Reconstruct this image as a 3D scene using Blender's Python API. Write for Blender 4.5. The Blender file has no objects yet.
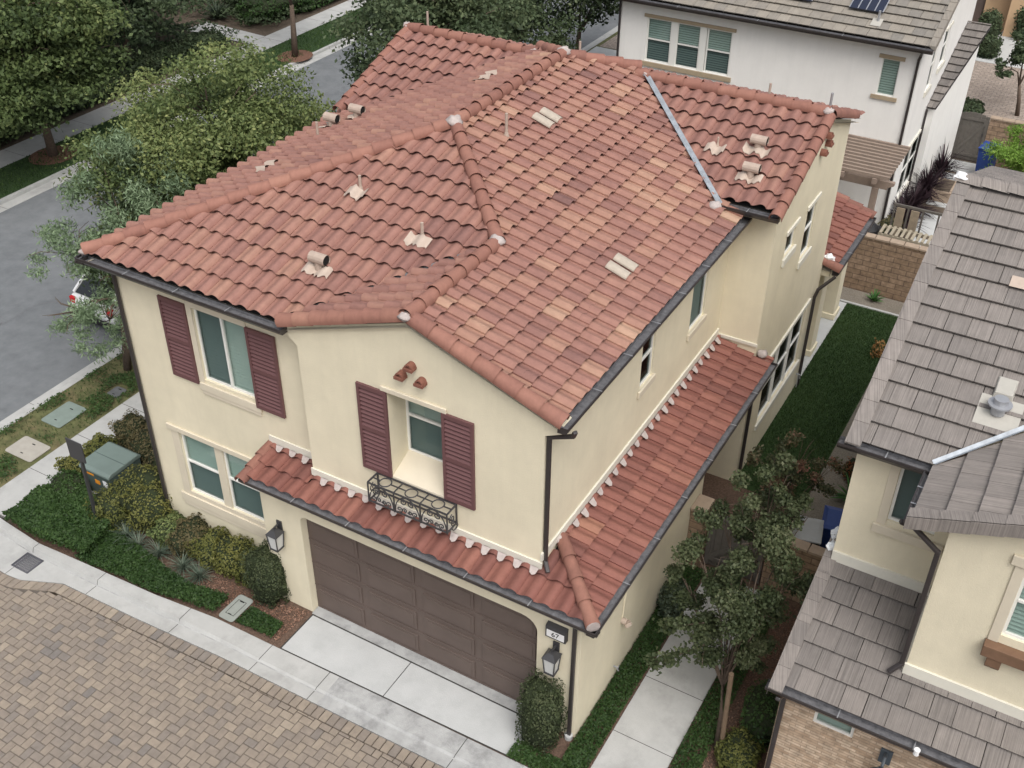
import bpy, bmesh, math, random
import numpy as np
from mathutils import Vector, Matrix
R = math.radians
random.seed(7)
C = bpy.context.scene.collection
sc = bpy.context.scene

# ------------------------------------------------------------------ camera, sky, sun, exposure
def setup():
    yaw, pitch, roll = R(-29.752), R(-36.01), R(0.467)
    fw = Vector((math.sin(yaw)*math.cos(pitch), math.cos(yaw)*math.cos(pitch), math.sin(pitch)))
    rt = Vector((math.cos(yaw), -math.sin(yaw), 0)); up = rt.cross(fw)
    r2 = rt*math.cos(roll)+up*math.sin(roll); u2 = -rt*math.sin(roll)+up*math.cos(roll)
    cd = bpy.data.cameras.new('camera'); cam = bpy.data.objects.new('camera', cd); C.objects.link(cam)
    m = Matrix((r2, u2, -fw)).transposed().to_4x4(); m.translation = Vector((5.082, -11.288, 16.838))
    cam.matrix_world = m
    cd.sensor_width = 36; cd.lens = 1099.7/1024*36; cd.clip_start = .1; cd.clip_end = 2000
    sc.camera = cam
    w = bpy.data.worlds.new('World'); sc.world = w; w.use_nodes = True
    nt = w.node_tree; bg = nt.nodes['Background']
    sky = nt.nodes.new('ShaderNodeTexSky'); sky.sky_type = 'NISHITA'; sky.sun_disc = False
    el, az = R(58), R(135)          # azimuth clockwise from +Y
    sky.sun_elevation = el; sky.sun_rotation = az
    sky.air_density = 1.0; sky.dust_density = 6.0; sky.ozone_density = 1.0
    hs = nt.nodes.new('ShaderNodeHueSaturation'); hs.inputs['Saturation'].default_value = .35     # overcast: a nearly neutral sky
    nt.links.new(sky.outputs[0], hs.inputs['Color']); nt.links.new(hs.outputs[0], bg.inputs[0]); bg.inputs[1].default_value = 0.15
    sd = bpy.data.lights.new('sun', 'SUN'); sd.energy = 0.9; sd.angle = R(40); sd.color = (1, .97, .93)
    so = bpy.data.objects.new('sun', sd); C.objects.link(so)
    d = Vector((math.sin(az)*math.cos(el), math.cos(az)*math.cos(el), math.sin(el)))
    so.rotation_euler = d.to_track_quat('Z', 'Y').to_euler()
    sc.view_settings.view_transform = 'Standard'; sc.view_settings.look = 'None'
    sc.view_settings.exposure = 0.36; sc.view_settings.gamma = 1; sc.view_settings.use_curve_mapping = False
setup()

# ------------------------------------------------------------------ materials
MATS = {}
def mat(name, col, rough=.8, noise=0.0, nscale=8, bump=0.0, bscale=60, tint=None, metal=0, spec=.3, dirt=None, hi=None, coat=0):
    """col base colour; noise: amount of value mottling; tint: list of colours blended by the face attribute 'tint'; dirt: (colour, scale, amount)"""
    if name in MATS: return MATS[name]
    m = bpy.data.materials.new(name); m.use_nodes = True; nt = m.node_tree; N = nt.nodes; L = nt.links
    b = N['Principled BSDF']; b.inputs['Roughness'].default_value = rough; b.inputs['Metallic'].default_value = metal
    b.inputs['Specular IOR Level'].default_value = spec
    if coat: b.inputs['Coat Weight'].default_value = coat
    tc = N.new('ShaderNodeTexCoord'); out = None
    if tint:
        a = N.new('ShaderNodeAttribute'); a.attribute_name = 'tint'
        r = N.new('ShaderNodeValToRGB'); cr = r.color_ramp
        while len(cr.elements) < len(tint): cr.elements.new(.5)
        for i, c in enumerate(tint):
            cr.elements[i].position = i/(len(tint)-1); cr.elements[i].color = (*c, 1)
        L.new(a.outputs['Fac'], r.inputs[0]); out = r.outputs[0]
    else:
        rgb = N.new('ShaderNodeRGB'); rgb.outputs[0].default_value = (*col, 1); out = rgb.outputs[0]
    if noise:
        n = N.new('ShaderNodeTexNoise'); n.inputs['Scale'].default_value = nscale; n.inputs['Detail'].default_value = 6; n.inputs['Roughness'].default_value = .65
        L.new(tc.outputs['Object'], n.inputs['Vector'])
        mr = N.new('ShaderNodeMapRange'); mr.inputs[1].default_value = .25; mr.inputs[2].default_value = .75
        mr.inputs[3].default_value = 1-noise; mr.inputs[4].default_value = 1+noise
        L.new(n.outputs['Fac'], mr.inputs[0])
        mx = N.new('ShaderNodeMix'); mx.data_type = 'RGBA'; mx.blend_type = 'MULTIPLY'; mx.inputs[0].default_value = 1
        L.new(out, mx.inputs[6]); L.new(mr.outputs[0], mx.inputs[7]); out = mx.outputs[2]
    if dirt:
        dc, dscale, damt = dirt
        n = N.new('ShaderNodeTexNoise'); n.inputs['Scale'].default_value = dscale; n.inputs['Detail'].default_value = 8; n.inputs['Roughness'].default_value = .7
        L.new(tc.outputs['Object'], n.inputs['Vector'])
        mr = N.new('ShaderNodeMapRange'); mr.inputs[1].default_value = .5; mr.inputs[2].default_value = .72; mr.inputs[3].default_value = 0; mr.inputs[4].default_value = damt
        L.new(n.outputs['Fac'], mr.inputs[0])
        mx = N.new('ShaderNodeMix'); mx.data_type = 'RGBA'
        L.new(mr.outputs[0], mx.inputs[0]); L.new(out, mx.inputs[6]); mx.inputs[7].default_value = (*dc, 1); out = mx.outputs[2]
    if 'stucco' in name:                     # rain streaks and patchy weathering
        mp = N.new('ShaderNodeMapping'); mp.inputs['Scale'].default_value = (3.2, 3.2, .28); L.new(tc.outputs['Object'], mp.inputs[0])
        n = N.new('ShaderNodeTexNoise'); n.inputs['Scale'].default_value = 1; n.inputs['Detail'].default_value = 7; n.inputs['Roughness'].default_value = .7; L.new(mp.outputs[0], n.inputs['Vector'])
        mr = N.new('ShaderNodeMapRange'); mr.inputs[1].default_value = .45; mr.inputs[2].default_value = .78; mr.inputs[3].default_value = 1; mr.inputs[4].default_value = .945; L.new(n.outputs['Fac'], mr.inputs[0])
        mx = N.new('ShaderNodeMix'); mx.data_type = 'RGBA'; mx.blend_type = 'MULTIPLY'; mx.inputs[0].default_value = 1
        L.new(out, mx.inputs[6]); L.new(mr.outputs[0], mx.inputs[7]); out = mx.outputs[2]
    L.new(out, b.inputs['Base Color'])
    if bump:
        n = N.new('ShaderNodeTexNoise'); n.inputs['Scale'].default_value = bscale; n.inputs['Detail'].default_value = 4
        L.new(tc.outputs['Object'], n.inputs['Vector'])
        bp = N.new('ShaderNodeBump'); bp.inputs['Strength'].default_value = bump; bp.inputs['Distance'].default_value = .02
        L.new(n.outputs['Fac'], bp.inputs['Height']); L.new(bp.outputs[0], b.inputs['Normal'])
    MATS[name] = m; return m

def leafmat(name, tint, trans=.3):
    m = bpy.data.materials.new(name); m.use_nodes = True; nt = m.node_tree; N = nt.nodes; L = nt.links
    N.remove(N['Principled BSDF']); o = N['Material Output']
    a = N.new('ShaderNodeAttribute'); a.attribute_name = 'tint'
    r = N.new('ShaderNodeValToRGB'); cr = r.color_ramp
    while len(cr.elements) < len(tint): cr.elements.new(.5)
    for i, c in enumerate(tint):
        cr.elements[i].position = i/(len(tint)-1); cr.elements[i].color = (*c, 1)
    L.new(a.outputs['Fac'], r.inputs[0])
    d = N.new('ShaderNodeBsdfPrincipled'); d.inputs['Roughness'].default_value = .55; d.inputs['Specular IOR Level'].default_value = .25
    t = N.new('ShaderNodeBsdfTranslucent'); x = N.new('ShaderNodeMixShader'); x.inputs[0].default_value = trans
    L.new(r.outputs[0], d.inputs['Base Color']); L.new(r.outputs[0], t.inputs[0]); L.new(d.outputs[0], x.inputs[1]); L.new(t.outputs[0], x.inputs[2])
    L.new(x.outputs[0], o.inputs[0]); return m

def glassmat(name, tr, gl=.9):
    m = bpy.data.materials.new(name); m.use_nodes = True; nt = m.node_tree; N = nt.nodes; L = nt.links
    N.remove(N['Principled BSDF']); o = N['Material Output']
    t = N.new('ShaderNodeBsdfTransparent'); t.inputs[0].default_value = (*tr, 1)
    g = N.new('ShaderNodeBsdfGlossy'); g.inputs['Roughness'].default_value = .03; g.inputs[0].default_value = (gl, gl, gl, 1)
    f = N.new('ShaderNodeLayerWeight'); f.inputs[0].default_value = .5
    pw = N.new('ShaderNodeMath'); pw.operation = 'POWER'; pw.inputs[1].default_value = 5; L.new(f.outputs['Facing'], pw.inputs[0])
    mm = N.new('ShaderNodeMath'); mm.operation = 'MULTIPLY_ADD'; mm.inputs[1].default_value = .6; mm.inputs[2].default_value = .09
    nz = N.new('ShaderNodeTexNoise'); nz.inputs['Scale'].default_value = 1.3; tcg = N.new('ShaderNodeTexCoord'); L.new(tcg.outputs['Object'], nz.inputs['Vector']); bpg = N.new('ShaderNodeBump'); bpg.inputs['Strength'].default_value = .25; bpg.inputs['Distance'].default_value = .03; L.new(nz.outputs['Fac'], bpg.inputs['Height']); L.new(bpg.outputs[0], g.inputs['Normal'])
    x = N.new('ShaderNodeMixShader'); L.new(pw.outputs[0], mm.inputs[0]); L.new(mm.outputs[0], x.inputs[0])
    L.new(t.outputs[0], x.inputs[1]); L.new(g.outputs[0], x.inputs[2]); L.new(x.outputs[0], o.inputs[0]); return m

def brickmat(name, c1, c2, mortar, w, h, axes, rough=.85, mort=.012, bump=.5, off=.5):
    """brick courses laid in world metres; axes picks which object coordinates run along and up the wall"""
    m = bpy.data.materials.new(name); m.use_nodes = True; nt = m.node_tree; N = nt.nodes; L = nt.links; b = N['Principled BSDF']
    tc = N.new('ShaderNodeTexCoord'); sp = N.new('ShaderNodeSeparateXYZ'); cb = N.new('ShaderNodeCombineXYZ')
    L.new(tc.outputs['Object'], sp.inputs[0]); L.new(sp.outputs[axes[0]], cb.inputs[0]); L.new(sp.outputs[axes[1]], cb.inputs[1])
    t = N.new('ShaderNodeTexBrick'); t.inputs['Scale'].default_value = 1; t.inputs['Brick Width'].default_value = w; t.inputs['Row Height'].default_value = h
    t.inputs['Mortar Size'].default_value = mort; t.inputs['Mortar Smooth'].default_value = .2; t.inputs['Bias'].default_value = 0; t.offset = off
    t.inputs['Color1'].default_value = (*c1, 1); t.inputs['Color2'].default_value = (*c2, 1); t.inputs['Mortar'].default_value = (*mortar, 1)
    L.new(cb.outputs[0], t.inputs[0])
    n = N.new('ShaderNodeTexNoise'); n.inputs['Scale'].default_value = 9; n.inputs['Detail'].default_value = 6; L.new(tc.outputs['Object'], n.inputs[0])
    mr = N.new('ShaderNodeMapRange'); mr.inputs[1].default_value = .3; mr.inputs[2].default_value = .7; mr.inputs[3].default_value = .75; mr.inputs[4].default_value = 1.25
    L.new(n.outputs['Fac'], mr.inputs[0])
    mx = N.new('ShaderNodeMix'); mx.data_type = 'RGBA'; mx.blend_type = 'MULTIPLY'; mx.inputs[0].default_value = 1
    L.new(t.outputs[0], mx.inputs[6]); L.new(mr.outputs[0], mx.inputs[7]); L.new(mx.outputs[2], b.inputs['Base Color'])
    b.inputs['Roughness'].default_value = rough; b.inputs['Specular IOR Level'].default_value = .2
    bp = N.new('ShaderNodeBump'); bp.inputs['Strength'].default_value = bump; bp.inputs['Distance'].default_value = .01; bp.invert = True
    L.new(t.outputs['Fac'], bp.inputs['Height']); L.new(bp.outputs[0], b.inputs['Normal'])
    return m

def tilemat(name, tint, streak=0.0, rough=.75, mott=.16, spec=.25):
    m = bpy.data.materials.new(name); m.use_nodes = True; nt = m.node_tree; N = nt.nodes; L = nt.links; b = N['Principled BSDF']
    a = N.new('ShaderNodeAttribute'); a.attribute_name = 'tint'
    r = N.new('ShaderNodeValToRGB'); cr = r.color_ramp
    while len(cr.elements) < len(tint): cr.elements.new(.5)
    for i, c in enumerate(tint):
        cr.elements[i].position = i/(len(tint)-1); cr.elements[i].color = (*c, 1)
    tc = N.new('ShaderNodeTexCoord')
    uvm = N.new('ShaderNodeUVMap'); mp = N.new('ShaderNodeMapping'); mp.inputs['Scale'].default_value = (22, 2.2, 1)
    L.new(uvm.outputs[0], mp.inputs[0])
    n1 = N.new('ShaderNodeTexNoise'); n1.inputs['Scale'].default_value = 1; n1.inputs['Detail'].default_value = 4; L.new(mp.outputs[0], n1.inputs[0])
    # the tile's body colour wanders along its length (flashed clay)
    ad = N.new('ShaderNodeMath'); ad.operation = 'MULTIPLY_ADD'; ad.inputs[1].default_value = .35; L.new(n1.outputs['Fac'], ad.inputs[0])
    sb = N.new('ShaderNodeMath'); sb.operation = 'SUBTRACT'; sb.inputs[1].default_value = .175; L.new(a.outputs['Fac'], sb.inputs[0]); L.new(sb.outputs[0], ad.inputs[2])
    L.new(ad.outputs[0], r.inputs[0])
    n2 = N.new('ShaderNodeTexNoise'); n2.inputs['Scale'].default_value = 5; n2.inputs['Detail'].default_value = 8; n2.inputs['Roughness'].default_value = .7; L.new(tc.outputs['Object'], n2.inputs[0])
    mr = N.new('ShaderNodeMapRange'); mr.inputs[1].default_value = .25; mr.inputs[2].default_value = .75; mr.inputs[3].default_value = 1-mott; mr.inputs[4].default_value = 1+mott
    L.new(n2.outputs['Fac'], mr.inputs[0])
    mx = N.new('ShaderNodeMix'); mx.data_type = 'RGBA'; mx.blend_type = 'MULTIPLY'; mx.inputs[0].default_value = 1
    L.new(r.outputs[0], mx.inputs[6]); L.new(mr.outputs[0], mx.inputs[7]); col = mx.outputs[2]
    if streak:
        mp2 = N.new('ShaderNodeMapping'); mp2.inputs['Scale'].default_value = (70, 1.0, 1); L.new(uvm.outputs[0], mp2.inputs[0])
        n3 = N.new('ShaderNodeTexNoise'); n3.inputs['Scale'].default_value = 1; n3.inputs['Detail'].default_value = 3; L.new(mp2.outputs[0], n3.inputs[0])
        m3 = N.new('ShaderNodeMapRange'); m3.inputs[1].default_value = .3; m3.inputs[2].default_value = .7; m3.inputs[3].default_value = 1-streak; m3.inputs[4].default_value = 1+streak*.6
        L.new(n3.outputs['Fac'], m3.inputs[0])
        mx2 = N.new('ShaderNodeMix'); mx2.data_type = 'RGBA'; mx2.blend_type = 'MULTIPLY'; mx2.inputs[0].default_value = 1
        L.new(col, mx2.inputs[6]); L.new(m3.outputs[0], mx2.inputs[7]); col = mx2.outputs[2]
        bp = N.new('ShaderNodeBump'); bp.inputs['Strength'].default_value = .6; bp.inputs['Distance'].default_value = .008
        L.new(n3.outputs['Fac'], bp.inputs['Height']); L.new(bp.outputs[0], b.inputs['Normal'])
    else:
        n4 = N.new('ShaderNodeTexNoise'); n4.inputs['Scale'].default_value = 90; L.new(tc.outputs['Object'], n4.inputs[0])
        bp = N.new('ShaderNodeBump'); bp.inputs['Strength'].default_value = .15; bp.inputs['Distance'].default_value = .004
        L.new(n4.outputs['Fac'], bp.inputs['Height']); L.new(bp.outputs[0], b.inputs['Normal'])
    L.new(col, b.inputs['Base Color']); b.inputs['Roughness'].default_value = rough; b.inputs['Specular IOR Level'].default_value = spec
    return m

M = {}
M['stucco'] = mat('cream_stucco', (.715, .655, .50), .9, .075, 1.1, .45, 70, spec=.15)
M['stucco_trim'] = mat('cream_trim', (.62, .56, .445), .9, .05, 3, .2, 120, spec=.15)
M['white'] = mat('white_stucco', (.80, .79, .76), .9, .04, 1.5, .2, 120, spec=.15)
M['flash'] = mat('painted_flashing', (.66, .64, .56), .6, .05, 4, spec=.3)
M['mortar'] = mat('white_mortar', (.42, .37, .35), .95, .18, 14, .4, 50, spec=.1)
M['tile'] = tilemat('clay_tile', [(.160, .088, .080), (.225, .117, .098), (.280, .146, .117), (.330, .188, .138), (.405, .268, .19)])
M['tile_red'] = tilemat('clay_tile_red', [(.145, .066, .056), (.205, .087, .070), (.252, .112, .086), (.325, .170, .115)])
M['cap_tile'] = tilemat('clay_cap_tile', [(.18, .087, .070), (.25, .120, .092), (.30, .150, .112), (.35, .195, .14)])
M['grey_tile'] = tilemat('concrete_shake_tile', [(.143, .131, .123), (.190, .172, .159), (.233, .209, .191), (.277, .247, .225)], streak=.28, mott=.12)
M['tan_tile'] = tilemat('concrete_tan_tile', [(.165, .156, .142), (.21, .195, .173), (.255, .230, .195), (.29, .262, .222)], streak=.15, mott=.12)
M['gutter'] = mat('dark_gutter', (.035, .030, .030), .35, .2, 8, spec=.5)
M['gutter_in'] = mat('gutter_lining', (.13, .13, .138), .6, .45, 12, spec=.4)
M['strap'] = mat('galvanised', (.40, .41, .43), .4, .1, 10, metal=.5)
M['shutter'] = mat('maroon_paint', (.135, .066, .067), .6, .06, 5, spec=.3)
M['vinyl'] = mat('white_vinyl', (.74, .74, .70), .5, spec=.3)
M['blind'] = mat('blind_slats', (.46, .53, .50), .6)
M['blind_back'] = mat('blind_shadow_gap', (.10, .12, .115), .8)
M['glass'] = glassmat('window_glass', (.70, .78, .755)); M['glass_dark'] = glassmat('screened_glass', (.46, .52, .52), .22)
M['door'] = mat('brown_door', (.118, .090, .078), .6, .12, 1.6, spec=.3)
M['iron'] = mat('wrought_iron', (.045, .045, .048), .45, spec=.5)
M['lampglass'] = mat('frosted_lamp_glass', (.55, .56, .55), .25, spec=.5)
M['concrete'] = mat('concrete', (.41, .412, .40), .9, .10, 2.2, .25, 70, dirt=((.26, .26, .25), 1.4, .6), spec=.2)
M['concrete2'] = mat('drive_concrete', (.45, .46, .455), .9, .08, 1.8, .25, 70, dirt=((.33, .34, .335), 1.3, .5), spec=.2)
M['concrete3'] = mat('weathered_concrete', (.37, .375, .37), .9, .22, 3.5, .35, 60, dirt=((.17, .17, .17), 2.2, .75), spec=.2)
M['joint'] = mat('joint_filler', (.05, .047, .045), .95)
M['asphalt'] = mat('asphalt', (.15, .16, .168), .9, .18, 2.5, .3, 90, dirt=((.195, .205, .213), .5, .7), spec=.25)
M['paver'] = mat('paver', (.3, .25, .2), .9, .16, 7, .3, 60, tint=[(.178, .162, .150), (.214, .185, .159), (.243, .206, .170), (.270, .228, .183), (.305, .260, .208)], spec=.15)
M['sand'] = mat('joint_sand', (.11, .095, .08), .95)
M['soil'] = mat('garden_soil', (.10, .078, .058), .95, .35, 9, .5, 40)
M['mulch'] = mat('bark_mulch', (.115, .075, .055), .95, .5, 22, .8, 35)
M['gravel'] = mat('pale_gravel', (.19, .17, .14), .95, .4, 25, .7, 45, dirt=((.12, .11, .09), 1.5, .6))
M['grass'] = mat('turf', (.028, .055, .017), .95, .45, 9, .6, 60)
M['verge'] = mat('dry_verge', (.10, .105, .045), .95, .5, 5, .6, 50, dirt=((.20, .145, .085), 1.3, .8))
M['bark'] = mat('bark', (.115, .085, .065), .95, .3, 14, .7, 30)
M['stake'] = mat('wooden_stake', (.17, .12, .08), .9, .2, 10)
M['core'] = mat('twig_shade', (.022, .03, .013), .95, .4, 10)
M['brickwall'] = brickmat('garden_block', (.235, .165, .11), (.30, .215, .15), (.14, .10, .075), .42, .165, (0, 2))
M['brickside'] = brickmat('garden_block_end', (.235, .165, .11), (.30, .215, .15), (.14, .10, .075), .42, .165, (1, 2))
M['cap'] = mat('wall_cap', (.34, .265, .20), .9, .15, 6)
M['veneer'] = brickmat('ledge_veneer', (.40, .29, .20), (.56, .45, .34), (.34, .26, .19), .24, .062, (0, 2), mort=.008, bump=.9, off=.37)
M['wood'] = mat('brown_wood', (.17, .10, .062), .8, .2, 6)
M['pergola'] = mat('tan_wood', (.27, .21, .17), .85, .12, 6)
M['gate'] = mat('grey_gate', (.115, .105, .093), .75, .2, 7)
M['lead'] = mat('cream_flashing', (.44, .36, .30), .8, .10, 9)
M['steel'] = mat('valley_metal', (.33, .36, .39), .55, .3, 6, metal=.25)
M['vent'] = mat('painted_vent', (.40, .32, .265), .7, .12, 8)
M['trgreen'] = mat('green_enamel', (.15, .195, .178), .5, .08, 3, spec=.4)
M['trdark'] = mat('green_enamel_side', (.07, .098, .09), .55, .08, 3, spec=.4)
M['orange'] = mat('orange_label', (.7, .28, .03), .6); M['paperwhite'] = mat('paper_white', (.75, .77, .78), .6)
M['binblue'] = mat('blue_plastic', (.025, .06, .24), .45, .1, 4, spec=.4); M['binblack'] = mat('black_plastic', (.018, .018, .022), .45, .1, 4, spec=.4); M['bingrey'] = mat('grey_plastic', (.45, .47, .48), .5, .08, 4)
M['plate'] = mat('white_plate', (.78, .78, .78), .5); M['ink'] = mat('black_ink', (.02, .02, .02), .6)
M['carpaint'] = mat('white_car_paint', (.72, .73, .73), .25, spec=.5, coat=.6); M['carglass'] = mat('dark_car_glass', (.015, .018, .02), .05, spec=.6)
M['tail'] = mat('red_lens', (.5, .015, .02), .2, spec=.5); M['rubber'] = mat('rubber', (.015, .015, .015), .8); M['rim'] = mat('alloy', (.5, .5, .52), .3, metal=.8)
M['tan'] = mat('tan_stucco', (.52, .36, .22), .9, .05, 1.5, .2, 120)
M['trimtan'] = mat('tan_trim', (.36, .29, .20), .85, .08, 4)
M['solar'] = mat('solar_panel', (.015, .02, .04), .12, spec=.6)
M['dark'] = mat('dark_void', (.012, .012, .012), .9)
M['cover'] = mat('black_cover', (.02, .02, .022), .6)
M['teal'] = mat('teal_cloth', (.04, .13, .15), .8)
L_green = leafmat('leaf_green', [(0.041, 0.064, 0.024), (0.090, 0.129, 0.046), (0.163, 0.206, 0.076), (0.291, 0.314, 0.121)])
L_dark = leafmat('leaf_dark', [(0.025, 0.042, 0.022), (0.058, 0.085, 0.042), (0.098, 0.132, 0.065), (0.160, 0.186, 0.095)])
L_olive = leafmat('leaf_olive', [(0.107, 0.160, 0.083), (0.186, 0.261, 0.149), (0.285, 0.374, 0.226), (0.399, 0.491, 0.323)])
L_yel = leafmat('leaf_yellowgreen', [(0.058, 0.073, 0.021), (0.107, 0.120, 0.033), (0.159, 0.164, 0.047), (0.221, 0.211, 0.065)])
L_brown = leafmat('leaf_bronze', [(0.039, 0.041, 0.020), (0.083, 0.077, 0.036), (0.138, 0.117, 0.057), (0.193, 0.152, 0.083)])
L_box = leafmat('leaf_box', [(0.023, 0.035, 0.018), (0.049, 0.067, 0.030), (0.086, 0.106, 0.050), (0.143, 0.154, 0.084)])
L_cover = leafmat('leaf_cover', [(0.016, 0.039, 0.011), (0.036, 0.073, 0.020), (0.062, 0.113, 0.033), (0.102, 0.164, 0.050)])
L_blue = leafmat('leaf_bluegrass', [(.05, .075, .05), (.10, .14, .10), (.17, .21, .16), (.25, .27, .2)])
L_bright = leafmat('leaf_bright', [(.05, .11, .015), (.11, .21, .03), (.18, .31, .05), (.27, .40, .09)])
L_agave = leafmat('leaf_agave', [(.03, .09, .03), (.06, .17, .05), (.11, .24, .07), (.18, .30, .11)])
L_purple = leafmat('leaf_purple', [(.012, .008, .011), (.028, .016, .022), (.05, .028, .036), (.07, .045, .05)])
L_myrtle = leafmat('leaf_myrtle', [(.025, .035, .018), (.06, .075, .035), (.12, .11, .06), (.24, .11, .085)])
L_sage = leafmat('leaf_sage', [(.03, .045, .028), (.06, .085, .055), (.10, .13, .09), (.16, .19, .14)])

# ------------------------------------------------------------------ mesh helpers
class MB:
    def __init__(s): s.v = []; s.f = []; s.t = []; s.m = []; s.cm = 0
    def add(s, vs, fs, t=.5):
        o = len(s.v); s.v += [tuple(v) for v in vs]
        for f in fs: s.f.append([o+i for i in f]); s.t.append(t); s.m.append(s.cm)
    def box(s, x0, x1, y0, y1, z0, z1, t=.5):
        s.add([(x0,y0,z0),(x1,y0,z0),(x1,y1,z0),(x0,y1,z0),(x0,y0,z1),(x1,y0,z1),(x1,y1,z1),(x0,y1,z1)],
              [(0,3,2,1),(4,5,6,7),(0,1,5,4),(1,2,6,5),(2,3,7,6),(3,0,4,7)], t)
    def bar(s, a, b, w, h, up=(0,0,1), t=.5):
        a = Vector(a); b = Vector(b); d = (b-a).normalized(); u = Vector(up)
        if abs(d.dot(u)) > .99: u = Vector((0,1,0))
        x = d.cross(u).normalized(); z = x.cross(d)
        vs = [p+x*sx*w/2+z*sz*h/2 for p in (a,b) for sx,sz in ((-1,-1),(1,-1),(1,1),(-1,1))]
        s.add(vs, [(0,1,2,3),(7,6,5,4),(0,4,5,1),(1,5,6,2),(2,6,7,3),(3,7,4,0)], t)
    def tube(s, pts, r, n=8, t=.5, cap=True, r1=None):
        pts = [Vector(p) for p in pts]; k = len(pts); rings = []
        for i, p in enumerate(pts):
            d = (pts[min(i+1,k-1)]-pts[max(i-1,0)]).normalized()
            u = Vector((0,0,1)) if abs(d.z) < .95 else Vector((0,1,0))
            x = d.cross(u).normalized(); y = x.cross(d)
            rr = r if r1 is None else r+(r1-r)*i/max(1,k-1)
            rings.append([p+x*math.cos(2*math.pi*j/n)*rr+y*math.sin(2*math.pi*j/n)*rr for j in range(n)])
        vs = [v for rg in rings for v in rg]
        fs = [(i*n+j, i*n+(j+1)%n, (i+1)*n+(j+1)%n, (i+1)*n+j) for i in range(k-1) for j in range(n)]
        if cap: fs += [tuple(range(n))[::-1], tuple((k-1)*n+j for j in range(n))]
        s.add(vs, fs, t)
    def poly(s, pts, t=.5): s.add(pts, [tuple(range(len(pts)))], t)
    def prism(s, pts, ext, t=.5):
        """pts: planar polygon (3D), ext: extrusion vector"""
        n = len(pts); e = Vector(ext); a = [Vector(p) for p in pts]; b = [p+e for p in a]
        s.add(a+b, [tuple(range(n))[::-1], tuple(range(n,2*n))]+[(i,(i+1)%n,n+(i+1)%n,n+i) for i in range(n)], t)
    def blob(s, c, rx, ry, rz, n=10, m=7, jit=.15, t=.5, seed=0):
        rnd = random.Random(seed); vs = []; fs = []
        for i in range(m+1):
            th = math.pi*i/m
            for j in range(n):
                ph = 2*math.pi*j/n; k = 1+jit*(rnd.random()-.5)*2*(0 if i in (0,m) else 1)
                vs.append((c[0]+rx*k*math.sin(th)*math.cos(ph), c[1]+ry*k*math.sin(th)*math.sin(ph), c[2]+rz*k*math.cos(th)))
        for i in range(m):
            for j in range(n): fs.append((i*n+j, (i+1)*n+j, (i+1)*n+(j+1)%n, i*n+(j+1)%n))
        s.add(vs, fs, t)
    def build(s, name, mats, parent=None, smooth=False, bevel=0, loc=None):
        me = bpy.data.meshes.new(name)
        me.from_pydata(s.v, [], s.f); 
        if not isinstance(mats, (list, tuple)): mats = [mats]
        for m in mats: me.materials.append(m)
        at = me.attributes.new('tint', 'FLOAT', 'FACE'); at.data.foreach_set('value', s.t)
        me.polygons.foreach_set('material_index', s.m)
        if smooth: me.polygons.foreach_set('use_smooth', [True]*len(s.f))
        bm = bmesh.new(); bm.from_mesh(me); bmesh.ops.recalc_face_normals(bm, faces=bm.faces); bm.to_mesh(me); bm.free()
        o = bpy.data.objects.new(name, me); C.objects.link(o)
        if loc: o.location = loc
        if parent: attach(o, parent)
        if bevel:
            md = o.modifiers.new('bevel', 'BEVEL'); md.width = bevel; md.segments = 2; md.limit_method = 'ANGLE'; md.angle_limit = R(40)
        return o
def world_loc(o):
    v = Vector(o.location); p = o.parent
    while p: v = v+Vector(p.location); p = p.parent
    return v
def attach(o, parent):
    """meshes are written in world metres; only translations are used for parents"""
    o.parent = parent; o.location = Vector(o.location)-world_loc(parent)
def empty(name, loc=(0,0,0)):
    o = bpy.data.objects.new(name, None); o.empty_display_size = .3; C.objects.link(o); o.location = loc; return o
def tag(o, label=None, cat=None, group=None, kind=None):
    if label: o['label'] = label
    if cat: o['category'] = cat
    if group: o['group'] = group
    if kind: o['kind'] = kind
    return o
def struct(o): o['kind'] = 'structure'; return o
def copy_tree(o, parent=None):
    c = o.copy(); C.objects.link(c)
    if parent: c.parent = parent
    for ch in list(o.children): copy_tree(ch, c)
    return c

def wall(mb, axis, co, u0, u1, z0, z1, ops=(), depth=.1, inward=1):
    """sheet wall on plane axis=co with rectangular openings (ua,ub,za,zb) and reveals going 'inward'"""
    us = sorted({u0, u1, *[min(max(o[i], u0), u1) for o in ops for i in (0, 1)]}); zs = sorted({z0, z1, *[o[i] for o in ops for i in (2, 3)]})
    P = (lambda u, z, d=0: (co+d, u, z)) if axis == 'x' else (lambda u, z, d=0: (u, co+d, z))
    for a, b in zip(us, us[1:]):
        for c, d in zip(zs, zs[1:]):
            mu, mz = (a+b)/2, (c+d)/2
            if any(o[0] < mu < o[1] and o[2] < mz < o[3] for o in ops): continue
            mb.poly([P(a, c), P(b, c), P(b, d), P(a, d)])
    for o in ops:
        D = depth*inward
        for (a, c), (b, d) in (((o[0], o[2]), (o[1], o[2])), ((o[1], o[2]), (o[1], o[3])), ((o[1], o[3]), (o[0], o[3])), ((o[0], o[3]), (o[0], o[2]))):
            mb.poly([P(a, c), P(b, d), P(b, d, D), P(a, c, D)])

def abox(mb, axis, d0, d1, u0, u1, z0, z1, t=.5):
    if d0 > d1: d0, d1 = d1, d0
    if axis == 'x': mb.box(d0, d1, u0, u1, z0, z1, t)
    else: mb.box(u0, u1, d0, d1, z0, z1, t)

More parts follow.
